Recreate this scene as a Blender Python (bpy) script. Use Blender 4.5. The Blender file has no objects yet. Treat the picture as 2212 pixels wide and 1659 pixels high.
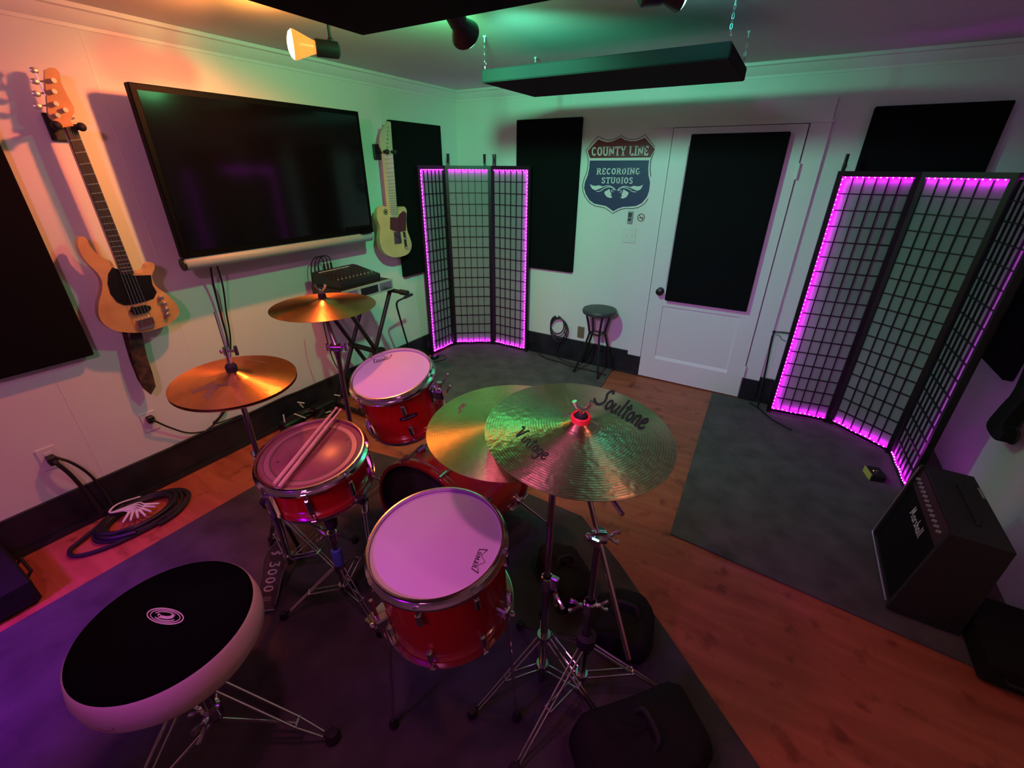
import bpy, bmesh, math, random
from mathutils import Vector, Matrix
random.seed(7)
SC = bpy.context.scene
COL = SC.collection
PI = math.pi

# ------------------------------------------------------------------ camera
FPX = 947.318
CR = Vector((0.85923608, 0.5115409, 0.00626578))
CU = Vector((-0.2313315, 0.37758543, 0.89661306))
CF = Vector((-0.45628839, 0.77185176, -0.44277055))
CP = Vector((2.94919325, -3.9111546, 1.77221891))
cd = bpy.data.cameras.new('camera')
cam = bpy.data.objects.new('camera', cd)
COL.objects.link(cam)
cd.sensor_width = 36.0
cd.lens = FPX / 2212 * 36.0
cd.clip_start = 0.02
cam.matrix_world = Matrix(((CR.x, CU.x, -CF.x, CP.x), (CR.y, CU.y, -CF.y, CP.y), (CR.z, CU.z, -CF.z, CP.z), (0, 0, 0, 1)))
SC.camera = cam

# ------------------------------------------------------------------ world, exposure
W = bpy.data.worlds.new('world')
SC.world = W
W.use_nodes = True
W.node_tree.nodes['Background'].inputs[0].default_value = (0.5, 0.45, 0.6, 1)
W.node_tree.nodes['Background'].inputs[1].default_value = 0.0
SC.view_settings.view_transform = 'Standard'
SC.view_settings.look = 'None'
SC.view_settings.gamma = 1
SC.view_settings.use_curve_mapping = False
SC.view_settings.exposure = 0.0


def lamp(name, kind, loc, energy, color, size=0.05, target=None, spot=None, blend=0.5):
    l = bpy.data.lights.new(name, kind)
    l.energy = energy
    l.color = color
    if kind == 'AREA':
        l.size = size
    else:
        l.shadow_soft_size = size
    if kind == 'SPOT':
        l.spot_size = math.radians(spot)
        l.spot_blend = blend
    o = bpy.data.objects.new(name, l)
    COL.objects.link(o)
    o.location = loc
    if target is not None:
        o.rotation_euler = (Vector(target) - Vector(loc)).to_track_quat('-Z', 'Y').to_euler()
    return o


# ceiling track lamps in the room (orange, green, teal) and the coloured stage
# lights out of view; the lavender and warm wall lamps are added fill
lamp('orange_wall_light', 'SPOT', (0.79, -2.43, 2.25), 46, (1.0, 0.152, 0.054), 0.03, (0.0, -2.4, 0.6), 145, 0.6)
lamp('orange_corner_light', 'SPOT', (0.79, -2.43, 2.25), 15, (1.0, 0.267, 0.067), 0.03, (0, -3.0, 1.9), 125, 0.6)
lamp('orange_glow_light', 'POINT', (0.78, -2.44, 2.26), 3.2, (1.0, 0.312, 0.031), 0.03, None, None, 0.6)
lamp('orange_flood_light', 'SPOT', (0.80, -2.44, 2.24), 14, (1.0, 0.214, 0.036), 0.03, (1.7, -3.1, 0.8), 130, 0.6)
lamp('green_back_light', 'SPOT', (1.63, -2.01, 2.29), 74, (0.122, 1.0, 0.554), 0.035, (1.6, 0, 0.7), 128, 0.6)
lamp('green_left_light', 'SPOT', (1.63, -2.01, 2.29), 37, (0.135, 1.0, 0.324), 0.035, (0, -1.2, 1.3), 130, 0.6)
lamp('green_glow_light', 'POINT', (1.63, -2.01, 2.29), 1.8, (0.0, 1.0, 0.333), 0.035, None, None, 0.6)
lamp('teal_spot_light', 'SPOT', (2.47, -1.8, 2.33), 1.6, (0.0, 1.0, 0.875), 0.035, (2.8, -0.3, 1.2), 140, 0.6)
lamp('teal_glow_light', 'POINT', (2.47, -1.8, 2.345), 0.7, (0.0, 1.0, 0.857), 0.03, None, None, 0.6)
lamp('magenta_stage_light', 'AREA', (2.6, -5.3, 2.25), 4, (1.0, 0.175, 0.6), 0.25, (1.8, -2.0, 0.6), None, 0.6)
lamp('violet_stage_light', 'SPOT', (0.75, -5.0, 1.5), 250, (0.34, 0.0, 1.0), 0.12, (0.7, -4.15, 0), 52, 1.0)
lamp('purple_stage_light', 'SPOT', (1.75, -5.3, 2.0), 70, (0.486, 0.0, 1.0), 0.12, (2.1, -3.1, 0.85), 44, 0.7)
lamp('lavender_back_fill', 'SPOT', (2.6, -4.7, 2.32), 150, (0.9, 0.373, 1.0), 0.08, (2.0, 0, 0.72), 44, 0.9)  # added fill to lift the lower back wall, no such fixture
lamp('right_wall_fill', 'SPOT', (2.3, -4.6, 2.32), 12, (0.167, 1.0, 1.0), 0.08, (4.2, -0.9, 0.4), 60, 0.6)  # added fill to brighten the right wall, no such fixture
lamp('warm_wall_fill', 'SPOT', (2.2, -4.5, 2.32), 46, (1.0, 0.326, 0.717), 0.08, (0, -2.6, 0.7), 80, 0.6)  # added fill washing the left wall, no such fixture
lamp('red_floor_light', 'SPOT', (3.4, -2.9, 2.3), 11, (1.0, 0.309, 0.236), 0.06, (3.2, -2.6, 0), 130, 0.6)
lamp('pink_down_light', 'SPOT', (2.2, -3.55, 2.33), 26, (1.0, 0.173, 0.538), 0.05, (2.1, -3.3, 0.6), 110, 0.6)


# ------------------------------------------------------------------ pixel helpers (frame 2212 x 1659)
def ray(x, y):
    return CF * FPX + CR * (x - 1106) - CU * (y - 829.5)


def atx(x, y, v=0.0):
    d = ray(x, y)
    return CP + d * ((v - CP.x) / d.x)


def aty(x, y, v=0.0):
    d = ray(x, y)
    return CP + d * ((v - CP.y) / d.y)


def atz(x, y, v=0.0):
    d = ray(x, y)
    return CP + d * ((v - CP.z) / d.z)


def atplane(x, y, c, n):
    d = ray(x, y)
    return CP + d * ((Vector(c) - CP).dot(n) / d.dot(n))


# ------------------------------------------------------------------ materials
def mat(name, col, rough=0.5, metal=0.0, coat=0.0, noise=None, bump=None, spec=0.5, aniso=0.0, trans=0.0, emit=None, sheen=0.0):
    m = bpy.data.materials.new(name)
    m.use_nodes = True
    nt = m.node_tree
    b = nt.nodes['Principled BSDF']
    b.inputs['Base Color'].default_value = (*col, 1)
    b.inputs['Roughness'].default_value = rough
    b.inputs['Metallic'].default_value = metal
    b.inputs['Coat Weight'].default_value = coat
    b.inputs['Coat Roughness'].default_value = 0.06
    b.inputs['Specular IOR Level'].default_value = spec
    if sheen:
        b.inputs['Sheen Weight'].default_value = sheen
    tc = nt.nodes.new('ShaderNodeTexCoord')
    if noise:
        sc_, amt, detail = noise
        n = nt.nodes.new('ShaderNodeTexNoise')
        n.inputs['Scale'].default_value = sc_
        n.inputs['Detail'].default_value = detail
        nt.links.new(tc.outputs['Object'], n.inputs['Vector'])
        r = nt.nodes.new('ShaderNodeValToRGB')
        r.color_ramp.elements[0].position = 0.3
        r.color_ramp.elements[1].position = 0.7
        r.color_ramp.elements[0].color = (*[c * (1 - amt) for c in col], 1)
        r.color_ramp.elements[1].color = (*[min(1, c * (1 + amt)) for c in col], 1)
        nt.links.new(n.outputs['Fac'], r.inputs['Fac'])
        nt.links.new(r.outputs['Color'], b.inputs['Base Color'])
    if bump:
        sc_, st = bump
        n = nt.nodes.new('ShaderNodeTexNoise')
        n.inputs['Scale'].default_value = sc_
        n.inputs['Detail'].default_value = 4
        nt.links.new(tc.outputs['Object'], n.inputs['Vector'])
        bp = nt.nodes.new('ShaderNodeBump')
        bp.inputs['Strength'].default_value = st
        bp.inputs['Distance'].default_value = 0.01
        nt.links.new(n.outputs['Fac'], bp.inputs['Height'])
        nt.links.new(bp.outputs['Normal'], b.inputs['Normal'])
    if emit:
        b.inputs['Emission Color'].default_value = (*emit[0], 1)
        b.inputs['Emission Strength'].default_value = emit[1]
    return m


def wood_floor():
    m = mat('floor_wood', (0.42, 0.15, 0.05), 0.5, coat=0.05)
    nt = m.node_tree
    b = nt.nodes['Principled BSDF']
    tc = nt.nodes.new('ShaderNodeTexCoord')
    mp = nt.nodes.new('ShaderNodeMapping')
    mp.inputs['Scale'].default_value = (1, 6, 1)
    nt.links.new(tc.outputs['Object'], mp.inputs['Vector'])
    n = nt.nodes.new('ShaderNodeTexNoise')
    n.inputs['Scale'].default_value = 2.2
    n.inputs['Detail'].default_value = 6
    n.inputs['Distortion'].default_value = 0.6
    nt.links.new(mp.outputs[0], n.inputs['Vector'])
    n2 = nt.nodes.new('ShaderNodeTexNoise')
    n2.inputs['Scale'].default_value = 9
    n2.inputs['Detail'].default_value = 3
    nt.links.new(tc.outputs['Object'], n2.inputs['Vector'])
    r = nt.nodes.new('ShaderNodeValToRGB')
    r.color_ramp.elements[0].position = 0.28
    r.color_ramp.elements[1].position = 0.75
    r.color_ramp.elements[0].color = (0.30, 0.062, 0.030, 1)
    r.color_ramp.elements[1].color = (0.50, 0.125, 0.065, 1)
    nt.links.new(n.outputs['Fac'], r.inputs['Fac'])
    r2 = nt.nodes.new('ShaderNodeValToRGB')
    r2.color_ramp.elements[0].position = 0.30
    r2.color_ramp.elements[1].position = 0.42
    r2.color_ramp.elements[0].color = (0.55, 0.45, 0.4, 1)
    r2.color_ramp.elements[1].color = (1, 1, 1, 1)
    nt.links.new(n2.outputs['Fac'], r2.inputs['Fac'])
    br = nt.nodes.new('ShaderNodeTexBrick')
    br.inputs['Scale'].default_value = 1
    br.inputs['Brick Width'].default_value = 1.4
    br.inputs['Row Height'].default_value = 0.083
    br.inputs['Mortar Size'].default_value = 0.0012
    br.inputs['Color1'].default_value = (1, 1, 1, 1)
    br.inputs['Color2'].default_value = (0.88, 0.86, 0.84, 1)
    br.inputs['Mortar'].default_value = (0.6, 0.5, 0.45, 1)
    rot = nt.nodes.new('ShaderNodeMapping')
    rot.inputs['Rotation'].default_value = (0, 0, PI / 2)
    nt.links.new(tc.outputs['Object'], rot.inputs['Vector'])
    nt.links.new(rot.outputs[0], br.inputs['Vector'])
    mx = nt.nodes.new('ShaderNodeMix')
    mx.data_type = 'RGBA'
    mx.blend_type = 'MULTIPLY'
    mx.inputs[0].default_value = 1
    nt.links.new(r.outputs[0], mx.inputs[6])
    nt.links.new(r2.outputs[0], mx.inputs[7])
    mx2 = nt.nodes.new('ShaderNodeMix')
    mx2.data_type = 'RGBA'
    mx2.blend_type = 'MULTIPLY'
    mx2.inputs[0].default_value = 0.25
    nt.links.new(mx.outputs[2], mx2.inputs[6])
    nt.links.new(br.outputs[0], mx2.inputs[7])
    nt.links.new(mx2.outputs[2], b.inputs['Base Color'])
    return m


def cymbal_mat(name, col, rough, groove=900.0, bumps=0.12):
    m = mat(name, col, rough, 1.0)
    nt = m.node_tree
    b = nt.nodes['Principled BSDF']
    b.inputs['Anisotropic'].default_value = 0.82
    b.inputs['Anisotropic Rotation'].default_value = 0.25
    tg = nt.nodes.new('ShaderNodeTangent')
    tg.direction_type = 'RADIAL'
    tg.axis = 'Z'
    nt.links.new(tg.outputs[0], b.inputs['Tangent'])
    tc = nt.nodes.new('ShaderNodeTexCoord')
    sp = nt.nodes.new('ShaderNodeVectorMath')
    sp.operation = 'LENGTH'
    nt.links.new(tc.outputs['Object'], sp.inputs[0])
    mu = nt.nodes.new('ShaderNodeMath')
    mu.operation = 'MULTIPLY'
    mu.inputs[1].default_value = groove
    nt.links.new(sp.outputs['Value'], mu.inputs[0])
    si = nt.nodes.new('ShaderNodeMath')
    si.operation = 'SINE'
    nt.links.new(mu.outputs[0], si.inputs[0])
    n = nt.nodes.new('ShaderNodeTexNoise')
    n.inputs['Scale'].default_value = 55
    n.inputs['Detail'].default_value = 1
    nt.links.new(tc.outputs['Object'], n.inputs['Vector'])
    ad = nt.nodes.new('ShaderNodeMath')
    ad.operation = 'MULTIPLY_ADD'
    ad.inputs[1].default_value = 0.10
    nt.links.new(si.outputs[0], ad.inputs[0])
    nt.links.new(n.outputs['Fac'], ad.inputs[2])
    bp = nt.nodes.new('ShaderNodeBump')
    bp.inputs['Strength'].default_value = bumps
    bp.inputs['Distance'].default_value = 0.004
    nt.links.new(ad.outputs[0], bp.inputs['Height'])
    nt.links.new(bp.outputs['Normal'], b.inputs['Normal'])
    n2 = nt.nodes.new('ShaderNodeTexNoise')
    n2.inputs['Scale'].default_value = 12
    n2.inputs['Detail'].default_value = 5
    nt.links.new(tc.outputs['Object'], n2.inputs['Vector'])
    r = nt.nodes.new('ShaderNodeValToRGB')
    r.color_ramp.elements[0].position = 0.3
    r.color_ramp.elements[1].position = 0.7
    r.color_ramp.elements[0].color = (*[c * 0.78 for c in col], 1)
    r.color_ramp.elements[1].color = (*col, 1)
    nt.links.new(n2.outputs['Fac'], r.inputs['Fac'])
    nt.links.new(r.outputs[0], b.inputs['Base Color'])
    return m


def paper_mat():
    m = bpy.data.materials.new('rice_paper')
    m.use_nodes = True
    nt = m.node_tree
    b = nt.nodes['Principled BSDF']
    b.inputs['Base Color'].default_value = (0.46, 0.46, 0.46, 1)
    b.inputs['Roughness'].default_value = 0.85
    t = nt.nodes.new('ShaderNodeBsdfTranslucent')
    t.inputs[0].default_value = (0.55, 0.55, 0.55, 1)
    mx = nt.nodes.new('ShaderNodeMixShader')
    mx.inputs[0].default_value = 0.5
    nt.links.new(b.outputs[0], mx.inputs[1])
    nt.links.new(t.outputs[0], mx.inputs[2])
    nt.links.new(mx.outputs[0], nt.nodes['Material Output'].inputs[0])
    return m


M = dict(
    wall=mat('wall_paint', (0.74, 0.74, 0.72), 0.6, bump=(40, 0.05)),
    ceil=mat('ceiling_paint', (0.62, 0.62, 0.62), 0.75, bump=(30, 0.05)),
    trim=mat('trim_paint', (0.76, 0.76, 0.76), 0.45),
    gap=mat('door_gap_grey', (0.35, 0.35, 0.35), 0.8),  # grey sheet behind the door, showing as its gap lines
    base=mat('black_baseboard_paint', (0.012, 0.014, 0.018), 0.45, noise=(8, 0.5, 3)),
    floor=wood_floor(),
    rug=mat('charcoal_rug_pile', (0.058, 0.050, 0.055), 0.95, noise=(7, 0.32, 6), bump=(260, 0.5)),
    rugr=mat('grey_rug_pile', (0.092, 0.076, 0.082), 0.95, noise=(7, 0.32, 6), bump=(260, 0.5)),
    foam=mat('black_acoustic_fabric', (0.006, 0.006, 0.007), 0.95, spec=0.1, bump=(400, 0.2)),
    cloudfab=mat('charcoal_acoustic_fabric', (0.028, 0.028, 0.028), 0.95, spec=0.1, bump=(400, 0.2)),
    tv=mat('tv_glass', (0.003, 0.003, 0.004), 0.10, spec=0.35),
    tvframe=mat('tv_bezel', (0.004, 0.004, 0.004), 0.45, spec=0.05),
    silver=mat('brushed_silver', (0.62, 0.62, 0.62), 0.35, 0.9),
    greyplas=mat('grey_plastic', (0.35, 0.36, 0.37), 0.45),
    dgrey=mat('dark_grey_plastic', (0.05, 0.05, 0.05), 0.5),
    chrome=mat('chrome', (0.75, 0.75, 0.77), 0.14, 1.0),
    dchrome=mat('worn_chrome', (0.42, 0.41, 0.43), 0.25, 1.0),
    black=mat('black_powder_coat', (0.012, 0.012, 0.013), 0.4),
    rubber=mat('black_rubber', (0.010, 0.010, 0.010), 0.7),
    plastic=mat('black_plastic', (0.012, 0.012, 0.012), 0.35),
    cable=mat('black_cable_jacket', (0.012, 0.011, 0.012), 0.5),
    white=mat('white_plastic', (0.72, 0.72, 0.70), 0.4),
    red=mat('red_lacquer', (0.42, 0.006, 0.005), 0.22, coat=0.6),
    redhoop=mat('red_hoop_lacquer', (0.28, 0.006, 0.006), 0.25, coat=0.7),
    head=mat('white_coated_drumhead', (0.78, 0.76, 0.76), 0.6),
    shead=mat('worn_hazy_drumhead', (0.30, 0.11, 0.095), 0.30, noise=(9, 0.25, 4)),
    bhead=mat('dark_drumhead', (0.035, 0.028, 0.032), 0.35),
    ink=mat('black_ink', (0.012, 0.012, 0.012), 0.5),
    dink=mat('faded_bronze_ink', (0.16, 0.11, 0.06), 0.5),
    stick=mat('drumstick_hickory', (0.62, 0.40, 0.28), 0.45, noise=(30, 0.12, 3)),
    maple=mat('natural_maple_body', (0.62, 0.34, 0.14), 0.3, coat=0.4, noise=(10, 0.15, 4)),
    ash=mat('butterscotch_body', (0.62, 0.42, 0.20), 0.3, coat=0.4, noise=(10, 0.12, 4)),
    mapleneck=mat('maple_neck', (0.62, 0.50, 0.36), 0.35, coat=0.2),
    rosewood=mat('rosewood_fingerboard', (0.045, 0.020, 0.014), 0.5, noise=(25, 0.3, 3)),
    guard=mat('black_pickguard', (0.008, 0.008, 0.008), 0.25),
    tort=mat('dark_maroon_pickguard', (0.09, 0.02, 0.02), 0.25),
    strap=mat('woven_brown_strap', (0.06, 0.030, 0.020), 0.8, noise=(22, 0.9, 2)),
    lattice=mat('black_lacquered_wood', (0.008, 0.007, 0.009), 0.35),
    paper=paper_mat(),
    led=mat('magenta_led', (0.8, 0.1, 0.8), 0.5, emit=((1.0, 0.10, 0.95), 9)),
    ledband=mat('magenta_led_band', (0.8, 0.1, 0.8), 0.5, emit=((0.85, 0.0, 1.0), 6.0)),
    rearglowdim=mat('magenta_rear_glow_dim', (0.8, 0.1, 0.8), 0.5, emit=((0.80, 0.0, 1.0), 11.0)),
    rearglow=mat('magenta_rear_glow', (0.8, 0.1, 0.8), 0.5, emit=((0.80, 0.0, 1.0), 26.0)),  # emission added behind the paper for a wider magenta halo
    bulb=mat('orange_glowing_bulb', (1, 0.5, 0.2), 0.3, emit=((1.0, 0.62, 0.22), 9)),
    amberglass=mat('amber_bulb_glass', (0.35, 0.08, 0.02), 0.2, emit=((1.0, 0.26, 0.04), 1.6)),
    gbulb=mat('green_glowing_bulb', (0.3, 1, 0.5), 0.3, emit=((0.2, 1.0, 0.5), 10)),
    tbulb=mat('teal_glowing_bulb', (0.3, 1, 0.9), 0.3, emit=((0.25, 1.0, 0.9), 12)),
    redled=mat('red_indicator', (1, 0.2, 0.1), 0.3, emit=((1.0, 0.12, 0.05), 4)),
    signred=mat('sign_red', (0.17, 0.006, 0.016), 0.5),
    signblue=mat('sign_blue', (0.028, 0.034, 0.12), 0.5),
    signwhite=mat('sign_white', (0.74, 0.74, 0.72), 0.5),
    blue=mat('blue_tape', (0.10, 0.14, 0.75), 0.6),
    yellow=mat('yellow_tape', (0.65, 0.55, 0.12), 0.6),
    vinylw=mat('white_vinyl', (0.62, 0.50, 0.44), 0.55, bump=(90, 0.08)),
    velour=mat('black_velour', (0.004, 0.004, 0.004), 1.0, spec=0.0),
    tolex=mat('black_tolex', (0.016, 0.017, 0.016), 0.6, bump=(300, 0.4)),
    grille=mat('black_grille_cloth', (0.008, 0.008, 0.008), 0.9, spec=0.1),
    ampred=mat('dark_red_panel', (0.05, 0.010, 0.012), 0.5),
    clearred=mat('red_sleeve_plastic', (0.85, 0.03, 0.04), 0.4),
    bag=mat('black_nylon_bag', (0.010, 0.010, 0.010), 0.8, spec=0.2, bump=(20, 0.5)),
    stoolv=mat('dark_grey_vinyl', (0.055, 0.055, 0.058), 0.5),
    brownplate=mat('brown_plate', (0.18, 0.14, 0.08), 0.5),
    cym_hat=cymbal_mat('hihat_bronze', (0.78, 0.42, 0.17), 0.33),
    cym_crash=cymbal_mat('crash_bronze', (0.85, 0.50, 0.20), 0.30),
    cym_low=cymbal_mat('medium_bronze', (0.72, 0.52, 0.26), 0.36),
    cym_ride=cymbal_mat('hammered_bronze', (0.78, 0.60, 0.36), 0.30, bumps=0.28),
)


# ------------------------------------------------------------------ mesh builder
class MB:
    def __init__(s):
        s.v = []
        s.f = []
        s.sm = []

    def add(s, vs, fs, smooth=True):
        o = len(s.v)
        s.v += [Vector(v) for v in vs]
        s.f += [tuple(i + o for i in f) for f in fs]
        s.sm += [smooth] * len(fs)
        return s

    def box(s, lo, hi, mx=None, bev=0.0):
        x0, y0, z0 = lo
        x1, y1, z1 = hi
        if bev > 0:
            b = bev
            vs = []
            for (sx, X) in ((0, x0), (1, x1)):
                for (sy, Y) in ((0, y0), (1, y1)):
                    for (sz, Z) in ((0, z0), (1, z1)):
                        ix = X + (b if sx == 0 else -b)
                        iy = Y + (b if sy == 0 else -b)
                        iz = Z + (b if sz == 0 else -b)
                        vs += [Vector((X, iy, iz)), Vector((ix, Y, iz)), Vector((ix, iy, Z))]
            bm = bmesh.new()
            for v in vs:
                bm.verts.new(v)
            bmesh.ops.convex_hull(bm, input=bm.verts)
            bm.verts.index_update()
            vv = [v.co.copy() for v in bm.verts]
            ff = [[v.index for v in f.verts] for f in bm.faces]
            bm.free()
            if mx:
                vv = [mx @ v for v in vv]
            return s.add(vv, ff, False)
        vs = [Vector((a, b_, c)) for a in (x0, x1) for b_ in (y0, y1) for c in (z0, z1)]
        if mx:
            vs = [mx @ v for v in vs]
        return s.add(vs, [(0, 1, 3, 2), (4, 6, 7, 5), (0, 4, 5, 1), (2, 3, 7, 6), (0, 2, 6, 4), (1, 5, 7, 3)], False)

    def cyl(s, p0, p1, r0, r1=None, n=14, caps=True):
        p0 = Vector(p0)
        p1 = Vector(p1)
        r1 = r0 if r1 is None else r1
        d = (p1 - p0).normalized()
        a = d.cross(Vector((0, 0, 1)) if abs(d.z) < 0.9 else Vector((1, 0, 0))).normalized()
        b = d.cross(a)
        vs = []
        for (p, r) in ((p0, r0), (p1, r1)):
            for i in range(n):
                t = 2 * PI * i / n
                vs.append(p + a * math.cos(t) * r + b * math.sin(t) * r)
        fs = [(i, (i + 1) % n, n + (i + 1) % n, n + i) for i in range(n)]
        s.add(vs, fs, True)
        if caps:
            o = len(s.v) - 2 * n
            s.f.append(tuple(o + i for i in reversed(range(n))))
            s.f.append(tuple(o + n + i for i in range(n)))
            s.sm += [False, False]
        return s

    def tube(s, pts, r, n=8, closed=False, sub=0):
        pts = [Vector(p) for p in pts]
        if sub:
            pts = smooth_pts(pts, sub, closed)
        k = len(pts)
        vs = []
        prev = None
        for i, p in enumerate(pts):
            if closed:
                d = (pts[(i + 1) % k] - pts[i - 1]).normalized()
            else:
                d = (pts[min(i + 1, k - 1)] - pts[max(i - 1, 0)]).normalized()
            if prev is None:
                a = d.cross(Vector((0, 0, 1)) if abs(d.z) < 0.9 else Vector((1, 0, 0))).normalized()
            else:
                a = (prev - d * prev.dot(d)).normalized()
            prev = a
            b = d.cross(a)
            rr = r[i] if isinstance(r, (list, tuple)) else r
            for j in range(n):
                t = 2 * PI * j / n
                vs.append(p + a * math.cos(t) * rr + b * math.sin(t) * rr)
        fs = []
        for i in range(k if closed else k - 1):
            for j in range(n):
                i2 = (i + 1) % k
                fs.append((i * n + j, i * n + (j + 1) % n, i2 * n + (j + 1) % n, i2 * n + j))
        if not closed:
            fs.append(tuple(reversed(range(n))))
            fs.append(tuple((k - 1) * n + j for j in range(n)))
        return s.add(vs, fs, True)

    def lathe(s, prof, mx=None, n=48, a0=0.0, a1=2 * PI):
        """prof: (r, z) pairs, revolved about local z"""
        full = abs(a1 - a0 - 2 * PI) < 1e-6
        cols = n if full else n + 1
        vs = []
        for (r, z) in prof:
            for j in range(cols):
                t = a0 + (a1 - a0) * j / n
                v = Vector((r * math.cos(t), r * math.sin(t), z))
                vs.append(mx @ v if mx else v)
        fs = []
        for i in range(len(prof) - 1):
            for j in range(n):
                j2 = (j + 1) % cols
                fs.append((i * cols + j, i * cols + j2, (i + 1) * cols + j2, (i + 1) * cols + j))
        s.add(vs, fs, True)
        return s

    def prism(s, front, back):
        """two matching 3D outlines"""
        n = len(front)
        o = len(s.v)
        s.v += [Vector(v) for v in front] + [Vector(v) for v in back]
        s.f.append(tuple(o + i for i in range(n)))
        s.f.append(tuple(o + n + i for i in reversed(range(n))))
        s.sm += [False, False]
        for i in range(n):
            j = (i + 1) % n
            s.f.append((o + j, o + i, o + n + i, o + n + j))
            s.sm.append(True)
        return s

    def ball(s, c, r, n=12, sq=(1, 1, 1)):
        vs = []
        m = n // 2
        for i in range(m + 1):
            ph = PI * i / m
            for j in range(n):
                t = 2 * PI * j / n
                vs.append(Vector(c) + Vector((math.sin(ph) * math.cos(t) * r * sq[0], math.sin(ph) * math.sin(t) * r * sq[1], math.cos(ph) * r * sq[2])))
        fs = [(i * n + j, (i + 1) * n + j, (i + 1) * n + (j + 1) % n, i * n + (j + 1) % n) for i in range(m) for j in range(n)]
        return s.add(vs, fs, True)

    def build(s, name, m, parent=None, origin=None, ang=35):
        me = bpy.data.meshes.new(name)
        off = Vector(origin) if origin is not None else (Vector(parent['_o']) if parent is not None else Vector((0, 0, 0)))
        bm = bmesh.new()
        bv = [bm.verts.new(v - off) for v in s.v]
        for f, smo in zip(s.f, s.sm):
            if len(set(f)) < 3:
                continue
            try:
                bf = bm.faces.new([bv[i] for i in f])
                bf.smooth = True
            except ValueError:
                pass
        bmesh.ops.remove_doubles(bm, verts=bm.verts, dist=1e-6)
        bmesh.ops.recalc_face_normals(bm, faces=bm.faces)
        bm.to_mesh(me)
        bm.free()
        me.set_sharp_from_angle(angle=math.radians(ang))
        me.materials.append(M[m] if isinstance(m, str) else m)
        o = bpy.data.objects.new(name, me)
        COL.objects.link(o)
        if parent is not None:
            o.parent = parent
            o['_o'] = (0.0, 0.0, 0.0) if parent.get('_loc') else list(parent['_o'])
            if parent.get('_loc'):
                o['_loc'] = 1
        else:
            o.location = off
            o['_o'] = list(off)
        return o


def smooth_pts(pts, sub, closed=False):
    out = []
    k = len(pts)
    for i in range(k if closed else k - 1):
        p0 = pts[(i - 1) % k] if (closed or i > 0) else pts[0] * 2 - pts[1]
        p1 = pts[i]
        p2 = pts[(i + 1) % k]
        p3 = pts[(i + 2) % k] if (closed or i + 2 < k) else pts[-1] * 2 - pts[-2]
        for j in range(sub):
            t = j / sub
            out.append(0.5 * ((2 * p1) + (p2 - p0) * t + (2 * p0 - 5 * p1 + 4 * p2 - p3) * t * t + (3 * p1 - p0 - 3 * p2 + p3) * t ** 3))
    if not closed:
        out.append(pts[-1])
    return out


def tag(o, label=None, cat=None, group=None, kind=None):
    if label:
        o['label'] = label
    if cat:
        o['category'] = cat
    if group:
        o['group'] = group
    if kind:
        o['kind'] = kind
    return o


def thing(name, label, cat, loc=(0, 0, 0), group=None, local=False, rot=None):
    o = bpy.data.objects.new(name, None)
    COL.objects.link(o)
    o.empty_display_size = 0.05
    o.location = loc
    if rot is not None:
        o.rotation_mode = 'QUATERNION'
        o.rotation_quaternion = rot
    if local:
        o['_o'] = (0.0, 0.0, 0.0)
        o['_loc'] = 1
    else:
        o['_o'] = list(loc)
    return tag(o, label, cat, group)


def struct(mb, name, m, parent=None):
    o = mb.build(name, m, parent)
    if parent is None:
        o['kind'] = 'structure'
    return o


def frame(c, n):
    """matrix with local z along n at c"""
    q = Vector(n).normalized().to_track_quat('Z', 'Y')
    return Matrix.Translation(Vector(c)) @ q.to_matrix().to_4x4()


# ------------------------------------------------------------------ lettering
def ribbon(mb, pts, w, fn, sub=6):
    """flat brush stroke through 2D pts, mapped to 3D by fn(x, y)"""
    P2 = [Vector((p[0], p[1], 0)) for p in pts]
    if sub and len(P2) > 2:
        P2 = smooth_pts(P2, sub)
    elif sub:
        P2 = [P2[0].lerp(P2[1], i / 4) for i in range(5)]
    L, R = [], []
    k = len(P2)
    for i, p in enumerate(P2):
        d = (P2[min(i + 1, k - 1)] - P2[max(i - 1, 0)])
        d.normalize()
        nrm = Vector((-d.y, d.x, 0)) * (w / 2)
        L.append(fn(*(p + nrm).xy))
        R.append(fn(*(p - nrm).xy))
    o = len(mb.v)
    mb.v += [Vector(v) for v in L + R]
    for i in range(k - 1):
        mb.f.append((o + i, o + i + 1, o + k + i + 1, o + k + i))
        mb.sm.append(False)


def arc(cx, cy, rx, ry, a0, a1, n=9):
    return [(cx + rx * math.cos(math.radians(a0 + (a1 - a0) * i / n)), cy + ry * math.sin(math.radians(a0 + (a1 - a0) * i / n))) for i in range(n + 1)]


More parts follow.
